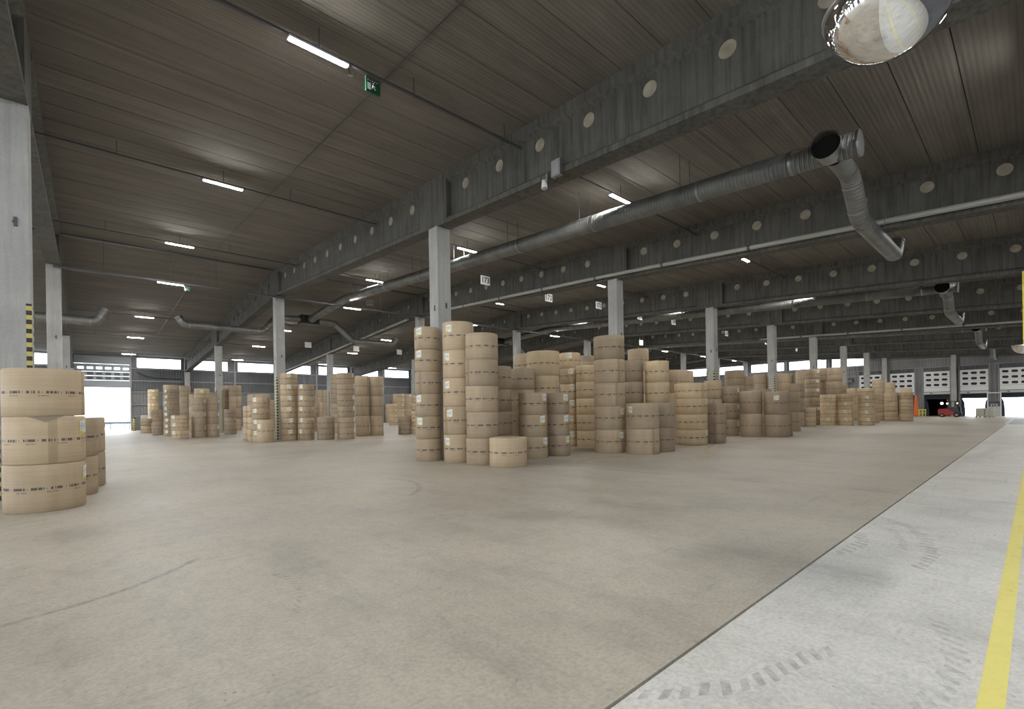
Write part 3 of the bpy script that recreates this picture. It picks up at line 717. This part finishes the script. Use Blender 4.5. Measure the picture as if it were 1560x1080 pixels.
for k in range(-3, 7):
    for ri, v in enumerate(LROWS):
        z = H(v) + 1.33 if ri != 4 else 9.63
        f0 = frame(k)
        if k >= -1:
            t = inst(trunk if ri != 4 else tray, 'light_trunking', None, (f0, v, z)); tag(t, 'dark metal cable trunking hung under the %s roof bay, %s light row from the right' % (ORD[k+1], ORD[ri]), 'trunking', 'light trunking runs')
            L_ = roofz(v) - z + .0
            if ri not in rods: rods[ri] = MB().box(-.008, -.008, .05, .008, .008, L_).mesh('hanger_rod', M_steeld)
            for q in (.18, .45, .66, .93): inst(rods[ri], 'hanger_rod', t, (q * S, 0, 0))
        l = inst(hous, 'ceiling_light', None, (f0 + 5.02, v, z - .052)); tag(l, 'lit white LED strip light, %s roof bay, %s light row from the right' % (ORD[k+1] if k >= -1 else ('unseen near' if k == -2 else 'unseen rear'), ORD[ri]), 'ceiling light', 'LED strip lights')
        inst(diff, 'diffuser', l, (0, 0, 0))
# thin cable across the near bay
s = MB(); s.tube([(5.7, 3.0, roofz(3.0)-.02), (5.75, RIDGE, roofz(RIDGE)-.12), (5.6, 73.5, roofz(73.5)-.02)], .014, 6)
tag(s.build('ceiling_cable', M_steeld), 'thin dark cable running along the underside of the nearest roof planks', 'cable')
hk = MB().tube([(4.9,11.2,roofz(11.2)-.01),(4.9,11.2,roofz(11.2)-.16),(4.95,11.15,roofz(11.2)-.2),(5.02,11.1,roofz(11.2)-.16)], .02, 6); tag(hk.build('ceiling_hook', M_gal), 'small metal hook fixed to the ceiling beside the green exit sign', 'hook')

# ------------------------------------------------------------------ ducts
DR = .31
def rodset(par, pts):
    for (x, y, z) in pts: MB().box(x-.008, y-.008, z, x+.008, y+.008, roofz(y)).build('hanger_rod', M_steeld, par)
def arc_pts(p0, corner, p1, n=4, r=.45):
    p0, c, p1 = Vector(p0), Vector(corner), Vector(p1); a = c + (p0 - c).normalized() * r; b = c + (p1 - c).normalized() * r
    return [((a * (1-t)**2 + c * 2*t*(1-t) + b * t*t)) for t in [i / n for i in range(n + 1)]]
def poly(pts, r=.22, n=2):
    out = [Vector(pts[0])]
    for i in range(1, len(pts) - 1): out += arc_pts(pts[i-1], pts[i], pts[i+1], n, r)
    return out + [Vector(pts[-1])]
def duct_branch(name, pts, lab, R=.25, collar=True, hang=()):
    e = empty(name, tuple(pts[0])); tag(e, lab, 'duct', 'ventilation ducts')
    rel = [Vector(p) - Vector(pts[0]) for p in pts]; pp = poly(rel)
    o = MB().tube(pp, R, 24, caps=False).build('duct_pipe', M_duct, e)
    a = pp[-1]; d = (pp[-1] - pp[-2]).normalized()
    MB().tube([a - d * .03, a + d * .03], R + .025, 24, caps=False).tube([a - d*.1, a - d*.09], R - .01, 24).build('mouth_ring', M_gal, e)
    for i in range(1, len(rel) - 1):
        for sgn_ in (-1, 1):
            dd = (rel[i + sgn_] - rel[i]).normalized(); c = rel[i] + dd * .34
            MB().tube([c - dd*.03, c + dd*.03], R + .012, 24, caps=False).build('joint_collar', M_gal, e)
    for h in hang:
        h = Vector(h); p = h - Vector(pts[0]); top = roofz(h.y) - pts[0][2]
        MB().box(p.x-.008, p.y-.26, p.z, p.x+.008, p.y-.244, top).box(p.x-.008, p.y+.244, p.z, p.x+.008, p.y+.26, top).build('hanger_rod', M_steeld, e)
    return e
DZ = .53
def duct_system(x, nm, far=True):
    e = empty('main_duct', (x, 2.95, H(2.95) + DZ)); tag(e, 'long round spiral duct crossing the %s roof bay above the column row' % nm, 'duct', 'ventilation ducts')
    P3 = [(0, 0, 0), (0, RIDGE-2.95-.5, H(RIDGE-.5)-H(2.95)), (0, RIDGE-2.95+.5, H(RIDGE+.5)-H(2.95)), (0, 42-2.95, H(42)-H(2.95))]
    MB().tube(P3, DR, 28).build('duct_pipe', M_duct, e)
    MB().tube([(0,-.03,0),(0,.03,.001)], DR+.02, 28).build('end_cap', M_gal, e)
    for y in [1.55, 4.2, 8.4, 12.6, 16.8, 21, 25.2, 29.4, 36]:
        z = H(y + 2.95) - H(2.95)
        MB().tube([(0, y-.04, z), (0, y+.04, z)], DR + .012, 28, caps=False).build('joint_collar', M_gal, e)
        if y > 2:
            top = roofz(y+2.95) - H(2.95) - DZ
            for sd in (-1, 1): MB().box(sd*(DR+.01)-.007, y+.5, z, sd*(DR+.01)+.007, y+.514, top).build('hanger_rod', M_steeld, e)
    # tee stub with open mouth
    MB().tube([(0,.62,.02),(-.52,.62,.02)], [.33,.33], 24, caps=False).build('tee_stub', M_gal, e)
    MB().tube([(-.5,.62,.02),(-.58,.62,.02)], .355, 24, caps=False).build('mouth_ring', M_gal, e)
    MB().tube([(-.34,.62,.02),(-.35,.62,.02)], .325, 24).build('mouth_shade_disc', M_hole, e)  # near-black disc stands in for the shade inside the open mouth
    y = 3.57; z = H(y) + DZ
    duct_branch('branch_duct', [(x+.33, y, z), (x+1.85, y, z), (x+2.95, y, 7.4), (x+8.2, y, 7.4), (x+8.55, y, 7.95)], 'bent round duct dropping from the near end of the duct in the %s roof bay' % nm, hang=[(x+5, y, 7.4)])
    if far:
        yb = 42.3; zb = H(42) + DZ
        b = empty('duct_box', (x, yb, zb)); tag(b, 'dark rectangular junction box ending the main duct in the %s roof bay' % nm, 'duct box', 'duct junction boxes')
        MB().box(-.75, -.1, -.35, .75, .8, .35).build('box_casing', M_black, b)
        MB().box(-.8, -.15, -.40, .8, .85, -.35).build('box_flange', M_steeld, b)
        duct_branch('branch_duct', [(x-.78, yb+.35, zb), (x-2.7, yb+.35, zb-.1), (x-3.7, yb+.35, 8.55), (x-9.1, yb+.35, 8.55), (x-9.45, yb+.35, 9.1)], 'bent round duct running left from the box in the %s roof bay, mouth turned up' % nm, hang=[(x-6, yb+.35, 8.5)])
        duct_branch('branch_duct', [(x+.78, yb+.35, zb), (x+2.2, yb+.35, zb-.05), (x+3.9, yb+.35, 8.45), (x+8.0, yb+.35, 8.45), (x+8.35, yb+.35, 9.0)], 'bent round duct running right from the box in the %s roof bay, mouth turned up' % nm, hang=[(x+6, yb+.35, 8.4)])
duct_system(14.7, 'second'); duct_system(37.0, 'fourth'); duct_system(59.3, 'sixth', False); duct_system(81.0 - 1.0, 'last', False)
duct_branch('branch_duct', [(-6.7, 42.0, 8.15), (-4.0, 42.0, 8.1), (.7, 42.0, 8.1), (1.15, 42.0, 8.95)], 'round duct with upturned mouth behind the nearest column at far left', R=.3)

# ------------------------------------------------------------------ pipes along beams
def pipe_run(x, off, y0, y1, lab, r=.10):
    pts = []; y = y0
    while y < y1 + .01: pts.append((x, y, H(y) + off(y))); y += 2.0
    e = MB().tube(pts, r, 12).build('pipe', M_pipe); tag(e, lab, 'pipe', 'roof pipes')
    cl = MB()
    for (a, b_, c) in pts[::2]: MB().tube([(a, b_-.06, c), (a, b_+.06, c)], r+.02, 12, caps=False).box(a-.01, b_-.02, c+r, a+.01, b_+.02, c+r+.25).build('pipe_clamp', M_steeld, e)
pipe_run(20.72, lambda y: .20 - max(0, y - 15) * .012, -4, 33.9, 'grey pipe along the side of the third frame beam right of the ridge')
pipe_run(20.72, lambda y: -.05, 36.1, 73.5, 'grey pipe along the side of the third frame beam left of the ridge')
pipe_run(54.15, lambda y: .3 - max(0, y) * .012, -4, 21, 'thin grey pipe along the side of the sixth frame beam')

# ------------------------------------------------------------------ hanging signs
def text_mesh(txt, size, m_, name, parent, loc, rot, ext=.004, sx=1.0):
    cu = D.curves.new(name, 'FONT'); cu.body = txt; cu.size = size; cu.extrude = ext; cu.align_x = 'CENTER'; cu.align_y = 'CENTER'; cu.resolution_u = 3; cu.offset = .006 if size > .2 else 0
    tmp = D.objects.new('tmp', cu); C.objects.link(tmp); bpy.context.view_layer.update()
    dg = bpy.context.evaluated_depsgraph_get(); me = D.meshes.new_from_object(tmp.evaluated_get(dg)); D.objects.remove(tmp)
    me.materials.clear(); me.materials.append(m_)
    o = D.objects.new(name, me); C.objects.link(o); o.parent = parent; o.location = loc; o.rotation_euler = rot; o.scale = (sx, 1, 1); return o
def hang_sign(x, y, z, txt, w=.70, h=.53, lab='', rz=PI/2, bm=None):
    e = empty('bay_sign', (x, y, z), rz); tag(e, lab, 'sign', 'hanging bay signs')
    MB().box(-.012, -w/2, -h/2, .012, w/2, h/2).build('sign_board', bm or M_white, e)
    if txt: text_mesh(txt, .46 if w > .65 else .38, M_ink, 'lettering', e, (-.016, 0, 0), (PI/2, 0, -PI/2), sx=.92)
    for sd in (-1, 1): MB().box(-.006, sd*w*.4-.006, h/2, .006, sd*w*.4+.006, roofz(y)-z).build('hanger_wire', M_steeld, e)
for i in range(11):
    n = 173 - i; lab = 'white hanging sign with black number %d, %s of the row along the aisle' % (n, ORD[i])
    hang_sign(17.87 + 5.47 * i, 22.0, {1: 9.3, 3: 9.36}.get(i, 9.53), str(n), lab=lab)
hang_sign(17.87, 37.4, 10.95, '111', .62, .46, bm=M_steel, lab='small sign reading 111 under the ceiling behind the main duct')
for i, x in enumerate((18.62, 24.2, 29.9, 49.8)):
    hang_sign(x, 54.4 if i < 3 else 40.4, 9.4 if i < 3 else 9.45, '', .72, .62, 'blank white hanging panel, %s from the left in the far aisle' % ORD[i])
hang_sign(49.0, 31.3, 9.5, '', .72, .62, 'blank white hanging panel right of the huge front tower')
# exit signs
def exit_sign(x, y, z, lab, w=.36, h=.3):
    e = empty('exit_sign', (x, y, z)); tag(e, lab, 'sign')
    MB().box(-w/2, -.02, -h, w/2, .02, 0).build('sign_panel', M_green, e)
    MB().box(-w/2, -.04, 0, w/2, .04, .05).build('sign_casing', M_steeld, e)
    m_ = M_white
    # door, running figure and arrow pictogram
    MB().box(-.14, -.026, -.24, -.06, -.021, -.09).build('door_pictogram', m_, e)
    s = MB(); s.tube([(.0,-.023,-.11),(.02,-.023,-.17),(.06,-.023,-.21)], .010, 6).tube([(.0,-.023,-.11),(-.03,-.023,-.2)], .008, 6).tube([(-.03,-.023,-.13),(.05,-.023,-.13)], .008, 6).tube([(.005,-.023,-.085),(.005,-.023,-.07)], .014, 8); s.build('running_figure', m_, e)
    for i in range(5): MB().tube([(-.13+i*.055,-.03,-.035),(-.13+i*.055,-.045,-.035)], .008, 8).build('sign_led', M_white, e)
    for sd in (-.12, .12): MB().box(sd-.006, -.006, .05, sd+.006, .006, (H(y)+1.325 - z) if y < 30 else 9.63 - z).build('bracket', M_steeld, e)
exit_sign(5.13, 10.4, 9.55, 'small green emergency exit sign hanging under the trunking by nearest light')
exit_sign(4.72, 34.4, 9.52, 'pale green emergency exit sign beside the fourth strip light', .3, .25)
# electrical box and camera on first beam
e = empty('junction_box', (9.70, 8.72, 8.32)); tag(e, 'grey electrical box fixed on the side of the nearest visible beam', 'electrical box')
MB().box(-.10, -.16, -.20, .03, .16, .24).build('box_body', M_gal, e); MB().box(-.115, -.13, -.17, -.10, .13, .21).build('box_cover', M_steel, e)
MB().tube([(0,-.02,.24),(0,-.02,1.1)], .012, 6).build('conduit', M_steeld, e); MB().tube([(0,.02,-.2),(-.02,.05,-.3),(0,.2,-.33)], .012, 6).build('cable_tail', M_black, e)
e = empty('floodlight', (9.68, 9.22, 8.2)); tag(e, 'small white lamp hanging below the beam beside the grey box', 'lamp')
MB().tube([(0,0,0),(0,0,-.22)], [.07,.09], 12).build('lamp_body', M_white, e); MB().box(-.02,-.14,-.05,.02,-.08,.16).build('bracket', M_gal, e); MB().tube([(0,0,-.22),(0,0,-.27)], [.06,.04], 12).build('lens', M_gal, e)

# ------------------------------------------------------------------ dome mirrors
def dome(loc, R, lab, zr):
    e = empty('dome_mirror', loc); tag(e, lab, 'mirror', 'ceiling dome mirrors')
    s = MB(); nu, nv = 64, 24
    for i in range(nv + 1):
        a = i / nv * PI / 2
        for j in range(nu): t = 2*PI*j/nu; s.v.append((R*math.cos(a)*math.cos(t), R*math.cos(a)*math.sin(t), -R*.92*math.sin(a)))
    for i in range(nv):
        for j in range(nu): k = (j+1) % nu; s.sm.add(len(s.f)); s.f.append((i*nu+j, (i+1)*nu+j, (i+1)*nu+k, i*nu+k)); s.m.append(0)
    s.build('mirror_dome', M_mirror, e)
    rim = MB(); rim.tube([(0,0,-.012),(0,0,.015)], R+.014, 64); rim.build('rim', M_gal, e)
    MB().box(-.015, -.015, .02, .015, .015, zr - loc[2]).build('hanger_rod', M_steeld, e)
    return e
dome((4.80, .765, 4.95), .43, 'large silver dome mirror hanging at the top right of the photo', roofz(.86))
e = dome((31.8, .35, 4.35), .42, 'distant dome mirror at the right edge below the yellow pole', 4.4)
MB().box(-.05, -.05, .02, .05, .05, H(.35) - 4.35).build('hanging_pole', M_ygloss, e)

# ------------------------------------------------------------------ floor markings
def ribbon(name, pts, w, m_, lab, cat, z=.003, group=None, gap=0, seg=.06):
    s = MB(); P_ = [Vector((a, b_, 0)) for a, b_ in pts]
    # resample
    out = []
    for i in range(len(P_) - 1):
        n = max(1, int((P_[i+1] - P_[i]).length / seg))
        for j in range(n): out.append(P_[i].lerp(P_[i+1], j / n))
    out.append(P_[-1])
    for it in range(6): out = [out[0]] + [(out[i-1] + out[i]*2 + out[i+1]) / 4 for i in range(1, len(out)-1)] + [out[-1]]
    for i in range(len(out) - 1):
        if gap and i % 2: continue
        a, b_ = out[i], out[i+1]; t = (b_ - a).normalized(); nrm = Vector((-t.y, t.x, 0)); sk = t * (.04 if gap else 0)
        k = len(s.v); wa, wb = (w * random.uniform(.55, 1.1), w * random.uniform(.55, 1.1)) if gap else (w, w)
        for q in (a - nrm*wa/2 - sk, a + nrm*wb/2 + sk, b_ + nrm*wb/2 + sk, b_ - nrm*wa/2 - sk): s.v.append((q.x, q.y, z))
        s.f.append((k, k+3, k+2, k+1)); s.m.append(0)
    o = s.build(name, m_); tag(o, lab, cat, group); return o
y1 = MB().box(-24, .14, 0, 88, .255, .003).build('floor_line', M_yel); tag(y1, 'worn yellow line painted along the floor at the right edge', 'floor marking')
MB().box(-24, -2.8, 0, 88, -2.69, .003).build('floor_line', M_yel)['label'] = 'second yellow floor line beside the right wall'
D.objects['floor_line.001']['category'] = 'floor marking'
y2 = MB().box(57, 1.72, 0, 86, 1.84, .003).build('floor_line', M_cream); tag(y2, 'short white floor line leading to the dock doors', 'floor marking')
y3 = MB().box(55.6, .7, 0, 73, 1.6, .004).build('floor_patch', M_steel); tag(y3, 'darker grey rectangular patch on the floor before the dock doors', 'floor marking')
ribbon('tyre_mark', [(9.1,1.57),(8.68,1.24),(8.03,.98),(7.5,.86),(6.94,.82),(6.49,.88)], .16, M_rub, 'long curved tyre mark right of the floor joint', 'tyre mark', group='tyre marks', gap=1, seg=.07)
ribbon('tyre_mark', [(7.85,1.63),(7.37,1.51),(6.92,1.52),(6.59,1.6)], .16, M_rub, 'short dark tyre mark touching the floor joint', 'tyre mark', group='tyre marks', gap=1, seg=.07)
ribbon('tyre_mark', [(3.94,1.01),(3.64,1.11),(3.34,1.17),(3.04,1.26),(2.74,1.45),(2.45,1.68)], .14, M_rub, 'treaded tyre mark crossing the floor joint at the bottom', 'tyre mark', group='tyre marks', gap=1, seg=.06)
ribbon('tyre_mark', [(5.08,.57),(4.68,.43),(4.23,.37),(3.83,.4),(3.51,.5)], .15, M_rub2, 'faint curved tyre mark beside the yellow line', 'tyre mark', group='tyre marks', gap=1, seg=.06)
ribbon('tyre_mark', [(1.02,6.9),(.76,6.58),(.57,6.39),(.34,6.22),(.13,6.06),(-.32,5.92),(-.55,5.85)], .07, M_rub, 'long thin skid mark on the floor at lower left', 'tyre mark', group='tyre marks', seg=.09)
ribbon('tyre_mark', [(5.91,11.5),(6.14,10.88),(5.99,10.08),(5.62,9.37),(5.03,8.79)], .12, M_rub2, 'curved skid mark on the floor left of the lone roll', 'tyre mark', group='tyre marks', seg=.09)
ribbon('tyre_mark', [(1.53,5.58),(1.61,5.3),(1.59,4.94),(1.48,4.64),(1.33,4.38)], .09, M_rub2, 'small treaded arc mark in the middle left floor', 'tyre mark', group='tyre marks', gap=1, seg=.05)
ribbon('tyre_mark', [(8.38,1.44),(8.17,1.3),(7.71,1.17),(7.26,1.1)], .12, M_rub2, 'faint inner arc inside the long curved tyre mark', 'tyre mark', group='tyre marks', gap=1, seg=.06)
ribbon('floor_line', [(17.6,8.5),(19.5,9.4),(22,10.2),(26.8,9.9)], .12, M_oldy, 'almost worn away yellow line before the low grey pair', 'floor marking')
ribbon('floor_line', [(12.2,10.3),(13.6,10.6),(14.6,10.2)], .12, M_oldy, 'worn yellow trace beside the lone short roll', 'floor marking')

# ------------------------------------------------------------------ paper rolls
def roll_mesh(R, h, kr, seed, stretch=0):
    rnd = random.Random(seed); n = 56; s = MB(); bev = .018
    ph = [rnd.uniform(0, 6.28) for _ in range(4)]; am = .004
    def rad(t, z): return R * (1 + am * math.sin(2*t+ph[0]) * .6 + am * math.sin(3*t+ph[1]) * .5 + am * .6 * math.sin(5*t+ph[2]+z*3))
    zs = [0, bev, h*.3, h*.5, h*.7, h-bev, h]; ins = [bev, 0, 0, 0, 0, 0, bev]
    for z, i_ in zip(zs, ins):
        for j in range(n + 1):
            t = 2*PI*j/n; r = rad(t, z) - i_; s.uv[len(s.v)] = (t * R, z - h * .5); s.v.append((r*math.cos(t), r*math.sin(t), z))
    m_ = n + 1
    for q in range(len(zs) - 1):
        for j in range(n): s.sm.add(len(s.f)); s.f.append((q*m_+j, q*m_+j+1, (q+1)*m_+j+1, (q+1)*m_+j)); s.m.append(0)
    for base, rev in ((0, True), ((len(zs)-1)*m_, False)):
        b = len(s.v)
        for j in range(n): s.v.append(s.v[base + j]); s.uv[b + j] = (0, -.3)
        f = tuple(b + j for j in range(n)); s.f.append(f[::-1] if rev else f); s.m.append(0)
    return s.mesh('paper_roll', kr)
def stick_mesh(R, w, h, tilt=0):
    s = MB(); n = 6
    for j in range(n + 1):
        a = (j / n - .5) * w / R
        for z in (0, 1):
            s.uv[len(s.v)] = (1 - j / n, z); s.v.append(((R+.004)*math.cos(a), (R+.004)*math.sin(a), z * h + (j/n-.5)*tilt))
    for j in range(n): s.f.append((2*j, 2*j+2, 2*j+3, 2*j+1)); s.m.append(0)
    return s.mesh('sticker', M_stick)
LV = ['bottom', 'second-level', 'third-level', 'fourth-level', 'fifth-level', 'sixth-level', 'seventh-level', 'eighth-level']
def make_stacks():
    for si, (desc, x, y, R, Ht, n, tint, st, grp) in enumerate(STACKS):
        rnd = random.Random(100 + si); h = Ht / n; kr = KR[tint]
        me = roll_mesh(R, h - .006, kr, si); cap = MB().tube([(0,0,0),(0,0,.004)], R - .03, 40).tube([(0,0,.004),(0,0,.006)], .05, 16, mi=1).mesh('end_disc', [M_cap, M_hole])
        tocam = math.atan2(-y, -x)
        smesh = stick_mesh(R, .27, .25) if st else None
        smesh2 = stick_mesh(R, .27, .25, .05) if st else None
        for i in range(n):
            off = .012 if n > 1 else 0
            lab = ('%s kraft paper roll in %s' % ('top' if i == n - 1 else LV[i], desc)) if n > 1 else 'single kraft paper roll standing ' + desc
            o = inst(me, 'paper_roll', None, (x + rnd.uniform(-off, off), y + rnd.uniform(-off, off), i * h), (0, 0, 0))
            tag(o, lab, 'paper roll', 'paper rolls in the ' + grp)
            if i == n - 1: inst(cap, 'end_disc', o, (0, 0, h - .006))
            if st:
                base = {'L': -.75, 'C': .08, 'R': .85, 'E': 1.28}[st[0]]
                if si == 0 and i == 2: continue
                if st == 'R1' and i not in (0, 1, 2): continue
                if st == 'C1' and i != n - 1: continue
                if rnd.random() < .12 and h > .6: continue
                a = tocam + base + rnd.uniform(-.12, .12)
                hz_ = h * .62 if h > .5 else h * .35
                k = inst(rnd.choice([smesh, smesh2]), 'label_sticker', o, (0, 0, min(hz_, h - .27)), (0, 0, a - o.rotation_euler[2]))
            if si == 0 and i == 1:
                f = MB(); a0 = tocam - .45; nn = 12
                for j in range(nn + 1):
                    a = a0 + j / nn * .9; d = .01 + .10 * (1 - abs(j / nn - .5) * 2) ** 1.3
                    f.v += [((R+.008)*math.cos(a), (R+.008)*math.sin(a), h - d), ((R+.008)*math.cos(a), (R+.008)*math.sin(a), h - .005)]
                for j in range(nn): f.f.append((2*j, 2*j+2, 2*j+3, 2*j+1)); f.m.append(0)
                q = f.build('torn_flap', M_flap, o); q.rotation_euler = (0, 0, -o.rotation_euler[2])
make_stacks()

# ------------------------------------------------------------------ red sign on a column
e = empty('fire_sign', (frame(0) - CW - .01, ROWS[3] - .02, 4.35)); tag(e, 'red and white fire equipment sign on the far column in left cluster', 'sign')
MB().box(-.02, -.24, -.28, .0, .24, .28).build('sign_board', M_red, e); MB().box(-.025, -.1, -.2, -.02, .03, .2).build('pictogram', M_white, e)
MB().box(-.03, -.04, -.29, -.0, .10, -.75).build('bracket', M_steeld, e)

# ------------------------------------------------------------------ forklift (faces -y, towards the bright dock)
fk = empty('forklift', (82.3, 7.25, 0)); tag(fk, 'red forklift with black cab and headlights lit, in front of the dock doors', 'forklift')
def P2(prof, x0, x1, m_, name, par=None): return MB().prism(prof, lambda p, t: (t, p[0], p[1]), x0, x1).build(name, m_, par or fk)
P2([(1.3,.35),(1.32,.95),(1.2,1.05),(.55,1.08),(.2,.95),(-.35,.42),(-.55,.28),(.9,.26),(1.2,.28)], -.5, .5, M_red, 'body')
P2([(1.34,.4),(1.37,.9),(1.28,1.0),(1.1,1.0),(1.1,.4)], -.48, .48, M_red, 'counterweight')
P2([(.35,.95),(.30,1.25),(-.6,1.0),(-.75,.35),(-.3,.35)], -.42, .42, M_steeld, 'dashboard')
for sx_ in (-.45, .41):
    P2([(.45,1.0),(.35,2.0),(.29,2.0),(.38,1.0)], sx_, sx_+.05, M_black, 'cab_pillar'); P2([(-.62,.9),(-.42,2.0),(-.36,2.0),(-.55,.9)], sx_, sx_+.05, M_black, 'cab_pillar')
P2([(.42,1.98),(.40,2.06),(-.46,2.06),(-.5,1.98)], -.48, .48, M_black, 'cab_roof')
P2([(.33,1.1),(.28,1.95),(.27,1.95),(.32,1.1)], -.40, .40, M_glass, 'rear_window')
P2([(.42,1.0),(.38,1.35),(-.5,1.3),(-.6,.8),(-.3,.5)], -.47, -.44, M_steeld, 'cab_door')
P2([(.36,1.38),(.30,1.95),(.05,1.95),(.05,1.36)], -.46, -.45, M_steeld, 'cab_panel')
P2([(-.2,1.34),(-.2,1.95),(-.38,1.95),(-.5,1.32)], -.46, -.45, M_steeld, 'cab_panel')
P2([(-.62,.3),(-.6,1.3),(-.78,1.3),(-.8,.3)], -.34, .34, M_black, 'mast_cylinder')
P2([(.20,.6),(.22,1.15),(.12,1.15),(.1,.75),(-.25,.7),(-.25,.6)], -.25, .25, M_black, 'seat')
for sx_ in (-.3, .24): P2([(-.72,.08),(-.66,2.15),(-.74,2.15),(-.82,.08)], sx_, sx_+.06, M_steeld, 'mast_rail')
for z in (.5, 1.2, 2.05): MB().box(-.3, -.78, z, .3, -.72, z+.07).build('mast_crossbar', M_steeld, fk)
P2([(-.82,.1),(-.82,.6),(-.87,.6),(-.87,.1)], -.42, .42, M_steeld, 'fork_carriage')
for sx_ in (-.3, .2): P2([(-.87,.05),(-.87,.5),(-.91,.5),(-.91,.09),(-1.75,.06),(-1.75,.04)], sx_, sx_+.1, M_steeld, 'fork')
for sx_ in (-.5, .5):
    for (yy, r) in ((-.42, .30), (.95, .25)):
        w = MB().tube([(sx_-.11, yy, r), (sx_+.11, yy, r)], r, 20).build('wheel', M_black, fk)
        MB().tube([(sx_-.12, yy, r), (sx_+.12, yy, r)], r*.5, 12).build('hub', M_gal, w)
for (yy, zz, r) in ((.95, 1.78, .15), (.42, 1.75, .085), (-.5, 1.78, .05)):
    l = MB().tube([(-.55, yy, zz), (-.45, yy, zz)], r, 14).build('headlight', M_steeld, fk); MB().tube([(-.565, yy, zz), (-.55, yy, zz)], r*.85, 18).build('lens', M_head, l)
P2([(.98,1.0),(.97,1.8),(.93,1.8),(.94,1.0)], -.5, -.45, M_black, 'lamp_post')
MB().tube([(0,.45,2.06),(0,.45,2.25)], [.06,.04], 10).build('beacon', M_orange, fk)
text_mesh('11', .22, M_white, 'lettering', fk, (-.43, -.05, 1.05), (PI/2, 0, -PI/2))
# side plate
text_mesh('STX', .42, M_white, 'lettering', cp, (-.06, 0, 1.45), (PI/2, 0, -PI/2))

# ------------------------------------------------------------------ pallets with cartons beside it
for i, (yc, nm) in enumerate(((4.70, 'left'), (3.88, 'right'))):
    p = empty('pallet_load', (81.8, yc, 0)); tag(p, 'pale %s-hand pallet of stacked cartons beside the forklift' % nm, 'pallet load', 'pallet loads')
    for q in range(5): MB().box(-.6, -.39+q*.165, .10, .6, -.27+q*.165, .13).build('deck_board', M_wood, p)
    for q in (-.36, 0, .32): MB().box(-.6, q-.04, 0, .6, q+.06, .10).build('runner', M_wood, p)
    for a in range(3):
        for b_ in range(2):
            for c in range(3): MB().box(-.59+a*.395, -.385+b_*.385, .135+c*.33, -.205+a*.395-.0, -.01+b_*.385, .455+c*.33).build('carton', M_carton, p)
# orange barrier, small things by the docks
e = empty('safety_post', (87.2, 11.45, 0)); tag(e, 'tall orange plastic guard post beside the dock doors', 'guard post')
MB().prism([(-.28,0),(.28,0),(.22,1.5),(.12,3.0),(-.1,3.0),(-.2,1.5)], lambda p, t: (t, p[0], p[1]), -.12, .12).build('post_body', M_orange, e)
MB().box(-.2, -.32, 0, .2, .32, .08).build('post_base', M_black, e)
e = empty('barrier', (86.9, 10.75, 0)); tag(e, 'low yellow steel barrier right of the orange guard post', 'barrier')
for yy in (-.35, .0, .35): MB().box(-.04, yy-.04, 0, .04, yy+.04, 1.0).build('upright', M_ygloss, e)
MB().box(-.05, -.4, .9, .05, .4, 1.0).build('rail', M_ygloss, e); MB().box(-.05, -.4, .45, .05, .4, .53).build('rail', M_ygloss, e)
e = empty('wall_heater', (DOCKX-.4, 19.4, 0)); tag(e, 'small dark box fixed high on the wall left of the dock doors', 'wall box')
MB().box(-.2, -.4, 5.3, .38, .4, 5.9).build('casing', M_steeld, e); MB().box(-.22, -.35, 5.35, -.2, .35, 5.5).build('grille', M_steel, e)
# by the left door
e = empty('striped_bollard', (4.55, 73.9, 0)); tag(e, 'yellow and black striped bollard at the right side of the open door', 'bollard')
MB().tube([(0,0,0),(0,0,1.5)], .15, 14).build('post', M_haz, e); MB().tube([(0,0,1.5),(0,0,1.54)], [.15,.08], 14).build('post_cap', M_steeld, e)
e = empty('wall_cabinet', (5.7, 74.2, 0)); tag(e, 'pale metal cabinet standing against the wall right of the open door', 'cabinet')
MB().box(-.5, -.3, .45, .5, .3, 1.85).build('cabinet_body', M_white, e); MB().box(-.44, -.33, .5, .44, -.3, 1.8).build('door', M_cream, e)
for sd in (-.42, .42): MB().box(sd-.05, -.25, 0, sd+.05, .25, .45).build('leg', M_steeld, e)
e = empty('wall_hose', (4.9, 74.5, 0)); tag(e, 'dark cable slung along the wall above the cabinet', 'cable')
MB().tube([(0,0,7.2),(.8,0,6.75),(1.9,0,6.5),(4.5,0,6.45)], .05, 8).build('cable_run', M_black, e)
for i in range(5):
    f = empty('yard_fence', (1.6, 82 + i * 5.5, 0)); tag(f, 'pale low fence rail outside the open door, %s from the doorway' % ORD[i], 'fence', 'yard fences')
    MB().box(-7, -.03, .75, 9, .03, .9).build('rail', M_steeld, f)
    for q in range(9): MB().box(-6.9+q*1.95, -.05, -.02, -6.8+q*1.95, .05, .9).build('fence_post', M_steeld, f)
